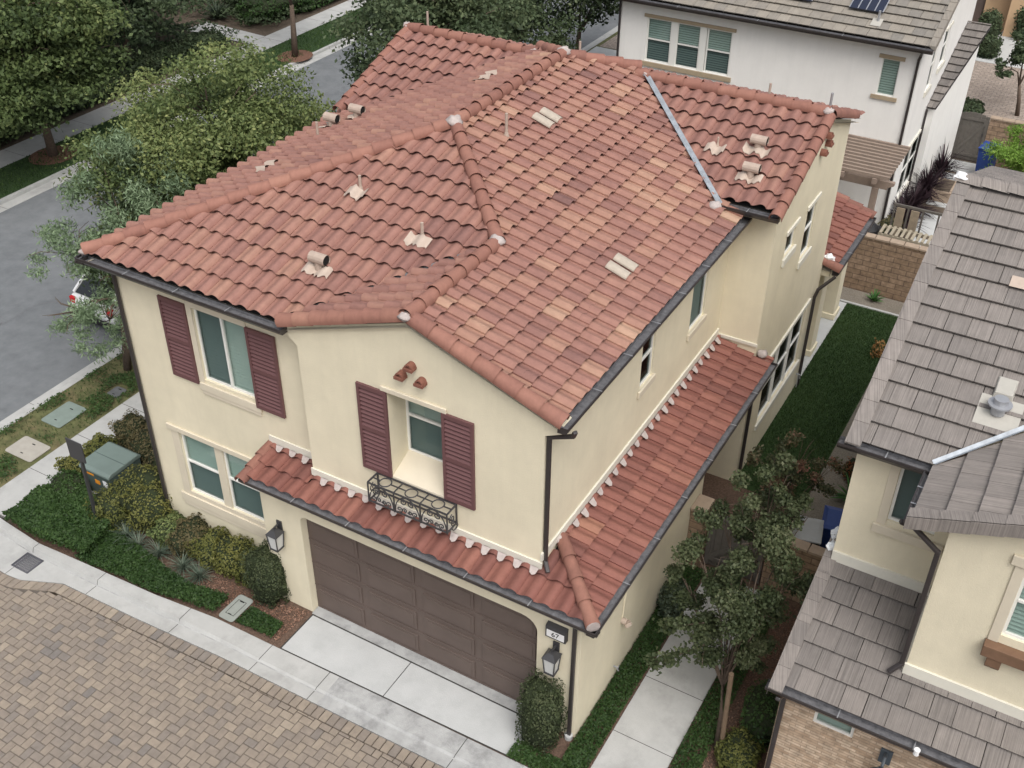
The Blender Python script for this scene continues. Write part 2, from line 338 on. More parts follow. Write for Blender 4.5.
def window(parent, axis, co, u0, u1, z0, z1, inward=1, style='hung', frame=.045, dark='low', blind=True, name='window'):
    """frame mesh standing at plane co; panes and blind behind it as children"""
    f = MB(); th = .05*inward
    for a, b, c, d in ((u0, u0+frame, z0, z1), (u1-frame, u1, z0, z1), (u0+frame, u1-frame, z0, z0+frame), (u0+frame, u1-frame, z1-frame, z1)):
        abox(f, axis, co, co+th, a, b, c, d)
    um, zm = (u0+u1)/2, (z0+z1)/2+.02
    if style == 'hung': abox(f, axis, co-.008*inward, co+th*.9, u0+frame, u1-frame, zm-.022, zm+.022)
    if style == 'slide': abox(f, axis, co-.008*inward, co+th*.9, um-.025, um+.025, z0+frame, z1-frame)
    w = f.build(name, M['vinyl'], parent)
    g = co+th*.5
    def pane(a, b, c, d, m):
        p = MB(); p.poly([(g, a, c), (g, b, c), (g, b, d), (g, a, d)] if axis == 'x' else [(a, g, c), (b, g, c), (b, g, d), (a, g, d)]); p.build('pane', m, w)
    e = frame
    if style == 'hung':
        pane(u0+e, u1-e, z0+e, zm-.022, M['glass_dark'] if dark in ('low', 'all') else M['glass'])
        pane(u0+e, u1-e, zm+.022, z1-e, M['glass_dark'] if dark == 'all' else M['glass'])
    elif style == 'slide':
        pane(u0+e, um-.025, z0+e, z1-e, M['glass_dark']); pane(um+.025, u1-e, z0+e, z1-e, M['glass'])
    else: pane(u0+e, u1-e, z0+e, z1-e, M['glass_dark'] if dark == 'all' else M['glass'])
    if blind:
        b = MB(); z = z0+.01; d = co+.065*inward
        while z < z1-.01:
            zz = min(z+.052, z1)
            if axis == 'x': b.add([(d, u0, z), (d, u1, z), (d+.03*inward, u1, zz), (d+.03*inward, u0, zz)], [(0, 1, 2, 3)])
            else: b.add([(u0, d, z), (u1, d, z), (u1, d+.03*inward, zz), (u0, d+.03*inward, zz)], [(0, 1, 2, 3)])
            z += .075
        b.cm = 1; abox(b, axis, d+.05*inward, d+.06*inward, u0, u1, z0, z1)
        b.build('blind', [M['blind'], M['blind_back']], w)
    return w

def shutter(parent, axis, co, u0, u1, z0, z1, outward=-1, m='shutter'):
    """frame with rails and louvre slats"""
    b = MB(); t = .045*outward; fr = .055; zm = (z0+z1)/2
    for a, c, d, e in ((u0, u0+fr, z0, z1), (u1-fr, u1, z0, z1), (u0+fr, u1-fr, z0, z0+.08), (u0+fr, u1-fr, z1-.08, z1), (u0+fr, u1-fr, zm-.04, zm+.04)):
        abox(b, axis, co, co+t, a, c, d, e)
    abox(b, axis, co, co+t*.25, u0+fr, u1-fr, z0+.08, z1-.08)
    for za, zb in ((z0+.08, zm-.04), (zm+.04, z1-.08)):
        n = int((zb-za)/.082); st = (zb-za)/n
        for i in range(n):
            z = za+i*st
            if axis == 'y': b.add([(u0+fr, co+t*.95, z+.006), (u1-fr, co+t*.95, z+.006), (u1-fr, co+t*.35, z+st*.5), (u0+fr, co+t*.35, z+st*.5)], [(0, 1, 2, 3)])
    return b.build('shutter', M[m], parent)

# ------------------------------------------------------------------ tiled roofs
PROF = [(0, .014), (.05, .044), (.12, .068), (.20, .081), (.29, .085), (.38, .081), (.48, .068), (.58, .048), (.68, .026), (.78, .009), (.88, .001), (1.03, .003)]
class Slope:
    def __init__(s, o, du, dv, sl, pitch=.312, expo=.365, seam=.014):
        s.o = Vector(o); s.du = Vector((*du, 0)); s.dv = Vector((*dv, 0)); s.sl = sl; s.pitch = pitch; s.expo = expo; s.seam = seam
        s.k = math.sqrt(1+sl*sl); s.n = (Vector((0, 0, 1))-s.dv*sl).normalized()
    def pos(s, u, v, h=0):            # v is horizontal run
        return s.o+s.du*u+s.dv*v+Vector((0, 0, s.sl*v))+s.n*h
    def uv(s, x, y):
        d = Vector((x, y, 0))-Vector((s.o.x, s.o.y, 0)); return d.dot(s.du), d.dot(s.dv)
def clusters(rnd, nu, nv, k):
    return [(rnd.random()*nu, rnd.random()*nv, rnd.uniform(.8, 2.2), rnd.uniform(-.17, .12)) for _ in range(k)]
def tiles(acc, S, v0, v1, u0, u1, pieces, kind='S', seed=1, base=.45, spread=.16, hrun=None):
    """lay tiles on slope S over the rectangle, clipped to each convex piece = list of (a,b,c) keeping a*x+b*y<=c"""
    rnd = random.Random(seed); ex = S.expo/S.k
    nv = int(math.ceil((v1-v0)/ex)); nu = int(math.ceil((u1-u0)/S.pitch)); cl = clusters(rnd, nu, nv, max(4, nu*nv//25))
    tiles_ = []
    for r in range(nv):
        for c in range(nu+1):
            t = base+rnd.gauss(0, spread*.6)
            for cu, cv, rad, a in cl:
                if abs(c-cu) < rad and abs(r-cv) < rad*.8: t += a
            off = 0
            if kind == 'flat': off = (.5 if r % 2 else 0)*S.pitch
            ua = u0+c*S.pitch-off+rnd.uniform(-.003, .003); va = v0+r*ex+rnd.uniform(-.003, .003)
            tiles_.append((ua, va, min(max(t, 0), 1)))
    for pc in pieces:
        bm = bmesh.new(); lt = bm.faces.layers.float.new('tint'); lu = bm.loops.layers.uv.new('UVMap')
        for ua, va, t in tiles_:
            cs = [S.pos(ua+a*S.pitch, va+b*ex) for a in (0, 1) for b in (0, 1.1)]
            if any(all(a*p.x+b*p.y > c for p in cs) for a, b, c in pc): continue
            ru, rv = rnd.random()*50, rnd.random()*50
            def face(pts, uvs, sm=True):
                f = bm.faces.new([bm.verts.new(p) for p in pts]); f[lt] = t; f.smooth = sm
                for l, q in zip(f.loops, uvs): l[lu].uv = q
            tl = .066+rnd.uniform(-.004, .006)
            if kind == 'S':
                pr = [(0, S.seam)]+PROF[1:]; va2 = va+ex*1.18
                lo = [bm.verts.new(S.pos(ua+a*S.pitch, va, h+tl)) for a, h in pr]; hi = [bm.verts.new(S.pos(ua+a*S.pitch, va2, h)) for a, h in pr]
                for i in range(len(pr)-1):
                    f = bm.faces.new((lo[i], lo[i+1], hi[i+1], hi[i])); f[lt] = t; f.smooth = True
                    for l, q in zip(f.loops, ((pr[i][0], 0), (pr[i+1][0], 0), (pr[i+1][0], 1), (pr[i][0], 1))): l[lu].uv = (ru+q[0]*S.pitch, rv+q[1]*.4)
                for i in range(len(pr)-1):
                    (a, h), (b, g) = pr[i], pr[i+1]
                    face([S.pos(ua+a*S.pitch, va, h+tl), S.pos(ua+a*S.pitch, va+.004, h+tl-.014), S.pos(ua+b*S.pitch, va+.004, g+tl-.014), S.pos(ua+b*S.pitch, va, g+tl)], [(ru, rv)]*4, False)
                face([S.pos(ua, va, tl+S.seam), S.pos(ua, va2, S.seam), S.pos(ua, va2, -.002), S.pos(ua, va, tl)], [(ru, rv)]*4, False)
            else:
                g = .004; a, b = ua+g, ua+S.pitch-g; va2 = va+ex*1.08; tl = .066+rnd.uniform(-.002, .002)
                face([S.pos(a, va, tl), S.pos(b, va, tl), S.pos(b, va2, .004), S.pos(a, va2, .004)], [(ru, rv), (ru+S.pitch, rv), (ru+S.pitch, rv+.4), (ru, rv+.4)], False)
                face([S.pos(a, va, tl), S.pos(a, va+.003, tl-.028), S.pos(b, va+.003, tl-.028), S.pos(b, va, tl)], [(ru, rv)]*4, False)
                face([S.pos(a, va, tl), S.pos(a, va2, .004), S.pos(a, va2, -.03), S.pos(a, va, -.01)], [(ru, rv)]*4, False)
                face([S.pos(b, va, tl), S.pos(b, va2, .004), S.pos(b, va2, -.03), S.pos(b, va, -.01)], [(ru, rv)]*4, False)
        for a, b, c in pc:
            n = Vector((a, b, 0)); L = n.length; co = n*(c/(L*L))
            bmesh.ops.bisect_plane(bm, geom=bm.verts[:]+bm.edges[:]+bm.faces[:], dist=1e-5, plane_co=co, plane_no=n/L, clear_outer=True)
        # underlay: a dark felt sheet just below the tiles closes the gaps
        tmp = bpy.data.meshes.new('tmp'); bm.to_mesh(tmp); bm.free(); acc.append(tmp)
def underlay(acc, S, poly):
    vm = min(S.uv(x, y)[1] for x, y in poly)+.15; PU = lambda x, y, h: S.pos(S.uv(x, y)[0], max(vm, S.uv(x, y)[1]), h)
    bm = bmesh.new(); lt = bm.faces.layers.float.new('tint'); bm.loops.layers.uv.new('UVMap')
    f = bm.faces.new([bm.verts.new(PU(x, y, -.03)) for x, y in poly]); f.material_index = 1; f[lt] = .5
    f2 = bm.faces.new([bm.verts.new(PU(x, y, -.12)) for x, y in poly]); f2.material_index = 2; f2[lt] = .5
    tmp = bpy.data.meshes.new('tmp'); bm.to_mesh(tmp); bm.free(); acc.append(tmp)
def join(acc, name, mats, parent):
    bm = bmesh.new()
    for t in acc: bm.from_mesh(t); bpy.data.meshes.remove(t)
    me = bpy.data.meshes.new(name); bm.to_mesh(me); bm.free()
    for m in mats: me.materials.append(m)
    o = bpy.data.objects.new(name, me); C.objects.link(o)
    if parent: attach(o, parent)
    return o
def caps(mb, p0, p1, r=.125, ln=.40, seed=0, flip=False, base=.45, spread=.12):
    """overlapping half-barrel caps from p0 (low end) to p1"""
    rnd = random.Random(seed); p0 = Vector(p0); p1 = Vector(p1); d = p1-p0; L = d.length; d.normalize()
    x = d.cross(Vector((0, 0, 1))).normalized(); z = x.cross(d); n = max(1, round(L/ln)); st = L/n; k = 9
    for i in range(n):
        t = min(max(base+rnd.gauss(0, spread), 0), 1); a = p0+d*(i*st-.02)+z*rnd.uniform(-.004, .008); b = p0+d*((i+1)*st+.03)
        A = []; B = []; A2 = []
        for j in range(k+1):
            th = math.pi*(-.12+1.24*j/k); c, s = math.cos(th), math.sin(th)
            A.append(a+x*c*r*1.06+z*(s*r*1.06+.012)); B.append(b+x*c*r*.92+z*(s*r*.92-.014)); A2.append(a+d*.004+x*c*r*.96+z*(s*r*.96+.012))
        vs = A+B+A2; m = k+1
        mb.add(vs, [(j, j+1, m+j+1, m+j) for j in range(k)]+[(j, 2*m+j, 2*m+j+1, j+1) for j in range(k)], t)
def capbuild(mb, name, m, parent):
    """one part per run of caps"""
    o = mb.build(name, m, parent, smooth=True)
    o.data.uv_layers.new(name='UVMap')
    uv = o.data.uv_layers[0].data; co = o.data.vertices; arr = np.zeros(len(uv)*2)
    for p in o.data.polygons:
        for li in p.loop_indices:
            v = co[o.data.loops[li].vertex_index].co; arr[2*li] = v.x*.9+v.y*.3; arr[2*li+1] = v.y*.9+v.z
    uv.foreach_set('uv', arr)
    md = o.modifiers.new('split', 'EDGE_SPLIT'); md.split_angle = R(50)
    return o

def gutter(parent, a, b, outn, w=.185, h=.12, straps=1.25, name='gutter'):
    """trough from a to b (top of the back edge); outn = outward unit vector (x,y)"""
    a = Vector(a); b = Vector(b); d = (b-a).normalized(); o = Vector((*outn, 0)); a = a-o*.02; b = b-o*.02; Z = Vector((0, 0, 1))
    prof = [(0, 0), (0, -h), (w*.72, -h), (w, -h*.35), (w, 0), (w-.022, 0), (w-.022, -h*.25), (w*.72, -h*.5), (.012, -h*.5), (.012, 0)]
    m = MB(); P = lambda q, t: q+o*t[0]+Z*t[1]; n = len(prof)
    vs = [P(a, t) for t in prof]+[P(b, t) for t in prof]
    for i in range(n):
        m.cm = 1 if 5 <= i <= 8 else 0
        m.add([vs[i], vs[(i+1) % n], vs[n+(i+1) % n], vs[n+i]], [(0, 1, 2, 3)])
    m.cm = 0
    for q, sg in ((a, -1), (b, 1)): m.prism([P(q, t) for t in prof[:5]], d*sg*.004)
    L = (b-a).length; k = int(L/straps); m.cm = 2
    for i in range(1, k+1):
        q = a+d*(L*i/(k+1)); m.bar(q+Z*.002, q+o*w+Z*.003, .018, .005)
    return m.build(name, [M['gutter'], M['gutter_in'], M['strap']], parent)
def downpipe(parent, pts, w=.075, d=.06, m='gutter'):
    b = MB()
    for p, q in zip(pts, pts[1:]):
        v = (Vector(q)-Vector(p)).normalized()
        b.bar(Vector(p)-v*.03, Vector(q)+v*.03, w, d)
    return b.build('downpipe', M[m], parent, bevel=.015)

# ------------------------------------------------------------------ foliage
def leaves(name, m, parent, pos, nrm, size, aspect=.55, seed=0, tint=None, jit=.8, droop=0):
    """one quad per leaf (folded along the midrib as two faces)"""
    rg = np.random.default_rng(seed); n = len(pos)
    nr = nrm+rg.normal(0, jit, (n, 3)); nr /= np.linalg.norm(nr, axis=1)[:, None]+1e-9
    a = rg.normal(0, 1, (n, 3)); a[:, 2] -= droop; a -= nr*np.sum(a*nr, 1)[:, None]; a /= np.linalg.norm(a, axis=1)[:, None]+1e-9
    b = np.cross(nr, a); s = size*rg.uniform(.65, 1.35, n)[:, None]; w = s*aspect
    V = np.empty((n, 4, 3)); V[:, 0] = pos-a*s*.5; V[:, 1] = pos+b*w*.5-nr*s*.06; V[:, 2] = pos+a*s*.5; V[:, 3] = pos-b*w*.5-nr*s*.06
    me = bpy.data.meshes.new(name); me.vertices.add(4*n); me.loops.add(4*n); me.polygons.add(n)
    me.vertices.foreach_set('co', V.ravel()); me.loops.foreach_set('vertex_index', np.arange(4*n, dtype=np.int32))
    me.polygons.foreach_set('loop_start', np.arange(0, 4*n, 4, dtype=np.int32)); me.update(calc_edges=True)
    t = rg.beta(2, 2.2, n) if tint is None else np.clip(tint+rg.normal(0, .14, n), 0, 1)
    at = me.attributes.new('tint', 'FLOAT', 'FACE'); at.data.foreach_set('value', t.astype(np.float32))
    me.materials.append(m); o = bpy.data.objects.new(name, me); C.objects.link(o)
    if parent: attach(o, parent)
    return o
def lobes_sample(rg, lobes, n, shell=.55):
    """points in a set of ellipsoids, more of them near the skin"""
    w = np.array([l[3]*l[4]*l[5] for l in lobes])**.67; w /= w.sum(); idx = rg.choice(len(lobes), n, p=w)
    Lb = np.array([l[:6] for l in lobes])[idx]
    d = rg.normal(0, 1, (n, 3)); d /= np.linalg.norm(d, axis=1)[:, None]
    d[:, 2] = np.where(rg.random(n) < .35, np.abs(d[:, 2]), d[:, 2])
    r = 1-shell*rg.random(n)**1.6
    r *= 1+rg.normal(0, .16, n)
    return Lb[:, :3]+d*Lb[:, 3:6]*r[:, None], d, idx
def tree(name, base, lobes, n, leaf, m, label, seed=1, trunk_r=.12, aspect=.55, group=None, cat='tree', stems=1, hue=.0, droop=.2, twig=0, shell=.55, jit=.8, tmid=.45):
    rg = np.random.default_rng(seed); rnd = random.Random(seed)
    root = tag(empty(name, base), label, cat, group)
    # trunk and limbs
    t = MB(); b = Vector(base); top = Vector(lobes[0][:3])
    for s_ in range(stems):
        b0 = b+Vector((rnd.uniform(-.12, .12), rnd.uniform(-.12, .12), 0))*(stems > 1); fork = b0.lerp(top, .45)+Vector((rnd.uniform(-.1, .1), rnd.uniform(-.1, .1), 0))
        t.tube([b0-Vector((0, 0, .05)), b0.lerp(fork, .5)+Vector((.03, -.02, 0)), fork], trunk_r*1.15, 8, r1=trunk_r*.7)
        for l in (lobes if stems == 1 else rnd.sample(lobes, min(len(lobes), 4))):
            e = Vector(l[:3]); mid = fork.lerp(e, .5)+Vector((rnd.uniform(-.15, .15), rnd.uniform(-.15, .15), .15))
            t.tube([fork-Vector((0, 0, .05)), mid, e], trunk_r*.5, 6, r1=trunk_r*.12)
            for q in range(3):
                dd = Vector((rnd.gauss(0, 1), rnd.gauss(0, 1), rnd.gauss(.3, .7))).normalized(); ee = e+Vector((dd.x*l[3], dd.y*l[4], dd.z*l[5]))*.85
                t.tube([mid.lerp(e, .6), e.lerp(ee, .6)+Vector((0, 0, .05)), ee], trunk_r*.2, 5, r1=trunk_r*.06)
    t.build('trunk', M['bark'], root, smooth=True)
    # break every lobe into smaller clumps so that the outline is uneven and the crown has gaps
    sub = []; tn = []
    for l in lobes:
        k = max(6, int(10*(l[3]*l[4]*l[5])**.4))
        for _ in range(k):
            d = np.array([rnd.gauss(0, 1), rnd.gauss(0, 1), rnd.gauss(.15, 1)]); d /= np.linalg.norm(d); q = rnd.uniform(.45, .98)
            f = rnd.uniform(.24, .42)
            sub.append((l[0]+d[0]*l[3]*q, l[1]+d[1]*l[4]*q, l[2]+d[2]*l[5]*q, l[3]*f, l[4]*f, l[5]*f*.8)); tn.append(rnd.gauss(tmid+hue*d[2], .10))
    p, d, idx = lobes_sample(rg, sub, n, .75)
    nr = d*.6; nr[:, 2] += .55
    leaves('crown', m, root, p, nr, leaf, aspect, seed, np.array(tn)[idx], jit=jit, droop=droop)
    return root
def shrub(name, c, rx, ry, h, n, leaf, m, label, seed=1, boxy=.5, group=None, core=True, aspect=.6, cat='shrub', tmid=.45, lump=.16, z0=0.0, topt=.1):
    """clipped or loose shrub: leaves over a lumpy rounded-box skin around a dark twig core"""
    rg = np.random.default_rng(seed); root = tag(empty(name, (c[0], c[1], z0)), label, cat, group)
    d = rg.normal(0, 1, (n, 3)); d /= np.linalg.norm(d, axis=1)[:, None]
    e = 2+boxy*6; k = (np.abs(d)**e).sum(1)**(-1/e)           # superellipsoid radius
    f1 = rg.normal(0, 2.6, (5, 3)); ph = rg.random(5)*6.28
    lum = 1+lump*np.sin(d@f1.T*1.6+ph).mean(1)*1.6
    r = k*lum*(1-.22*rg.random(n)**2)
    p = d*r[:, None]*np.array([rx, ry, h/2])+np.array([c[0], c[1], z0+h/2])
    keep = p[:, 2] > z0+.01; p = p[keep]; dd = d[keep]
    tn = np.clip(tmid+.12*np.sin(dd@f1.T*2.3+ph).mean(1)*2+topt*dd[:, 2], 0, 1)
    nr = dd.copy(); nr[:, 2] += .3
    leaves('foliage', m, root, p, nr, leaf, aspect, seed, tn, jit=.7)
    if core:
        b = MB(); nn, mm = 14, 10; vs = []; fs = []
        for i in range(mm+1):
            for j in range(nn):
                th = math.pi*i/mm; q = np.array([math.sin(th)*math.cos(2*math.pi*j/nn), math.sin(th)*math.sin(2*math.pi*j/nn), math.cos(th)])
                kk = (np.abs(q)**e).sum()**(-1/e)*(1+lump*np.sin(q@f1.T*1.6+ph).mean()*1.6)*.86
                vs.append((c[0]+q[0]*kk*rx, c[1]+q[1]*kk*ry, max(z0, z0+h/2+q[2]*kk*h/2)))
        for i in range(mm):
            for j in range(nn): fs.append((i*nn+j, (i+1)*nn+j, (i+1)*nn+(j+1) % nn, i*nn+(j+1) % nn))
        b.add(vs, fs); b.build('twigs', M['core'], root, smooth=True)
    return root
def inpoly(p, poly):
    x, y = p[:, 0], p[:, 1]; ins = np.zeros(len(p), bool); n = len(poly)
    for i in range(n):
        (x1, y1), (x2, y2) = poly[i], poly[(i+1) % n]
        c = ((y1 > y) != (y2 > y)) & (x < (x2-x1)*(y-y1)/(y2-y1+1e-12)+x1); ins ^= c
    return ins
def cover(name, poly, n, leaf, h, m, label, cat='ground cover', seed=1, holes=(), aspect=.6, zb=.0, hvar=.5, tmid=.42, up=1.0, clump=2.2, thr=None):
    """low planting nobody could count"""
    rg = np.random.default_rng(seed); P = np.array(poly); lo, hi = P.min(0), P.max(0); pts = np.zeros((0, 2))
    while len(pts) < n:
        q = lo+(hi-lo)*rg.random((n*2, 2)); q = q[inpoly(q, poly)]
        for a, b_, c, d in holes: q = q[~((q[:, 0] > a) & (q[:, 0] < b_) & (q[:, 1] > c) & (q[:, 1] < d))]
        pts = np.vstack([pts, q])
    pts = pts[:n]; f = rg.normal(0, clump, (4, 2)); ph = rg.random(4)*6.28; w = np.sin(pts@f.T+ph).mean(1)
    if thr is not None: k = w+rg.normal(0, .12, n) > thr; pts = pts[k]; w = w[k]; n = len(pts)
    hh = h*(1-hvar+hvar*(w*.9+.5)); z = zb+np.maximum(.01, hh*(1-.5*rg.random(n)**2))
    p = np.column_stack([pts, z]); nr = np.zeros((n, 3)); nr[:, 2] = up; nr[:, :2] = rg.normal(0, .3, (n, 2))
    o = leaves(name, m, None, p, nr, leaf, aspect, seed, np.clip(tmid+.25*w, 0, 1), jit=.5)
    return tag(o, label, cat, kind='stuff')
def blades(name, poly, n, h, w, m, label, cat='grass', seed=1, zb=0., tmid=.4, holes=()):
    rg = np.random.default_rng(seed); P = np.array(poly); lo, hi = P.min(0), P.max(0); pts = np.zeros((0, 2))
    while len(pts) < n:
        q = lo+(hi-lo)*rg.random((n*2, 2)); q = q[inpoly(q, poly)]
        for a, b_, c, d in holes: q = q[~((q[:, 0] > a) & (q[:, 0] < b_) & (q[:, 1] > c) & (q[:, 1] < d))]
        pts = np.vstack([pts, q])
    pts = pts[:n]; ang = rg.random(n)*6.28; hs = h*rg.uniform(.5, 1.3, n); lean = rg.normal(0, .45, (n, 2))*hs[:, None]
    V = np.zeros((n, 3, 3)); V[:, 0, :2] = pts+np.column_stack([np.cos(ang), np.sin(ang)])*w/2; V[:, 1, :2] = pts-np.column_stack([np.cos(ang), np.sin(ang)])*w/2
    V[:, 2, :2] = pts+lean; V[:, :2, 2] = zb; V[:, 2, 2] = zb+hs
    me = bpy.data.meshes.new(name); me.vertices.add(3*n); me.loops.add(3*n); me.polygons.add(n)
    me.vertices.foreach_set('co', V.ravel()); me.loops.foreach_set('vertex_index', np.arange(3*n, dtype=np.int32)); me.polygons.foreach_set('loop_start', np.arange(0, 3*n, 3, dtype=np.int32)); me.update(calc_edges=True)
    t = np.clip(tmid+rg.normal(0, .2, n)+.2*np.sin(pts[:, 0]*2.1+1)*np.sin(pts[:, 1]*1.7), 0, 1)
    at = me.attributes.new('tint', 'FLOAT', 'FACE'); at.data.foreach_set('value', t.astype(np.float32)); me.materials.append(m)
    o = bpy.data.objects.new(name, me); C.objects.link(o); return tag(o, label, cat, kind='stuff')
def spiky(name, c, n, ln, w, m, label, group=None, cat='plant', seed=1, elev=(15, 85), z0=0., bend=.35, seg=4, stem=0):
    """rosette or tuft of long strap leaves"""
    rnd = random.Random(seed); root = tag(empty(name, (c[0], c[1], z0)), label, cat, group); b = MB()
    for i in range(n):
        az = rnd.random()*6.283; el = R(rnd.uniform(*elev)); l = ln*rnd.uniform(.7, 1.15); t = min(max(rnd.gauss(.45, .2), 0), 1)
        h = Vector((math.cos(az), math.sin(az), 0)); side = Vector((-h.y, h.x, 0)); p = Vector((c[0], c[1], z0+.02+stem*rnd.random())); vs = []
        for k in range(seg+1):
            f = k/seg; ww = w*(1-f)**.7*(.6+.9*f if f < .4 else 1)*.5+.001
            vs += [p-side*ww, p+Vector((0, 0, -ww*.35)), p+side*ww]
            e = el-bend*f*1.6; p = p+(h*math.cos(e)+Vector((0, 0, math.sin(e))))*l/seg
        b.add(vs, [(3*k+a, 3*k+a+1, 3*k+a+4, 3*k+a+3) for k in range(seg) for a in (0, 1)], t)
    b.build('leaves', m, root, smooth=False); 
    if stem:
        s = MB(); s.tube([(c[0], c[1], z0), (c[0], c[1], z0+stem)], .05, 7, r1=.035); s.build('stem', M['bark'], root)
    return root

# ==================================================================================== GROUND
def slab(name, poly, z, m, thick=.0):
    b = MB()
    if thick: b.prism([(x, y, z-thick) for x, y in poly], (0, 0, thick))
    else: b.poly([(x, y, z) for x, y in poly])
    return struct(b.build(name, m))
slab('ground', [(-400, -300), (400, -300), (400, 500), (-400, 500)], -.16, M['soil'])
slab('yard_soil', [(-13.3, -1.42), (-12.2, -1.52), (-11.2, -1.46), (-9, -1.35), (-7.5, -1.17), (-5.9, -1.11), (-3.5, -1.05), (.5, -.97), (9, -.9), (9, 30), (-13.6, 30)], -.012, M['mulch'])
# street, kerbs, verges and pavements on the left (all parallel to Y)
def street():
    b = MB(); b.poly([(-26.0, -60, -.13), (-16.6, -60, -.13), (-16.6, 120, -.13), (-26.0, 120, -.13)]); b.cm = 1; rnd = random.Random(12)
    for k in range(26):
        x, y = rnd.uniform(-25.5, -17.5), rnd.uniform(-2, 32); a = rnd.uniform(0, 3.14) if k % 2 else rnd.choice((0, 1.57)); p = Vector((x, y, -.1262)); pts = [p]
        for i in range(rnd.randint(6, 16)): a += rnd.gauss(0, .35); q = pts[-1]+Vector((math.cos(a), math.sin(a), 0))*.35; q.x = min(max(q.x, -25.8), -16.9); pts.append(q)
        for p0, p1 in zip(pts, pts[1:]):
            d = (p1-p0).normalized() if (p1-p0).length > .01 else Vector((1, 0, 0)); n = Vector((-d.y, d.x, 0))*rnd.uniform(.006, .014); b.add([p0-n, p1-n, p1+n, p0+n], [(0, 1, 2, 3)])
    struct(b.build('street', [M['asphalt'], M['gutter_in']]))
street()
def kerb(name, xa, xb, gx, y0, y1):
    b = MB(); sg = 1 if gx > xa else -1
    b.box(min(xa, xb), max(xa, xb), y0, y1, -.2, .0); b.box(min(xb, gx), max(xb, gx), y0, y1, -.2, -.115)
    y = y0
    b.cm = 1
    while y < y1: b.box(min(xa, gx)+.002, max(xa, gx)-.002, y-.006, y+.006, -.19, -.1145); b.box(min(xa, xb)+.002, max(xa, xb)+.001, y-.006, y+.006, -.1, .0012); y += 3.0
    return struct(b.build(name, [M['concrete'], M['joint']]))
kerb('kerb', -16.2, -16.36, -16.68, -1.0, 120)
kerb('far_kerb', -26.55, -26.4, -25.95, -60, 120)
slab('verge', [(-16.2, -1.0), (-14.5, -1.0), (-14.5, 60), (-16.2, 60)], -.01, M['verge'])
slab('far_verge', [(-28.55, -20), (-26.55, -20), (-26.55, 120), (-28.55, 120)], -.01, M['grass'])
def pavement(name, x0, x1, y0, y1, step, m, z=.0, along='y', off=.0):
    b = MB(); b.box(x0, x1, y0, y1, z-.1, z); b.cm = 1
    q = (y0 if along == 'y' else x0)+off
    while q < (y1 if along == 'y' else x1):
        if along == 'y': b.box(x0+.002, x1-.002, q-.006, q+.006, z-.08, z+.0014)
        else: b.box(q-.006, q+.006, y0+.002, y1-.002, z-.08, z+.0014)
        q += step
    return struct(b.build(name, [m, M['joint']]))
pavement('pavement', -14.5, -13.62, -1.25, 60, 1.45, M['concrete'], off=1.43)
pavement('far_pavement', -29.75, -28.55, -20, 120, 1.6, M['concrete'])
slab('far_path', [(-33.5, 25.3), (-29.76, 25.4), (-29.76, 26.55), (-33.5, 26.75)], .004, M['concrete'])
slab('far_garden', [(-60, -20), (-29.75, -20), (-29.75, 120), (-60, 120)], -.02, M['soil'])
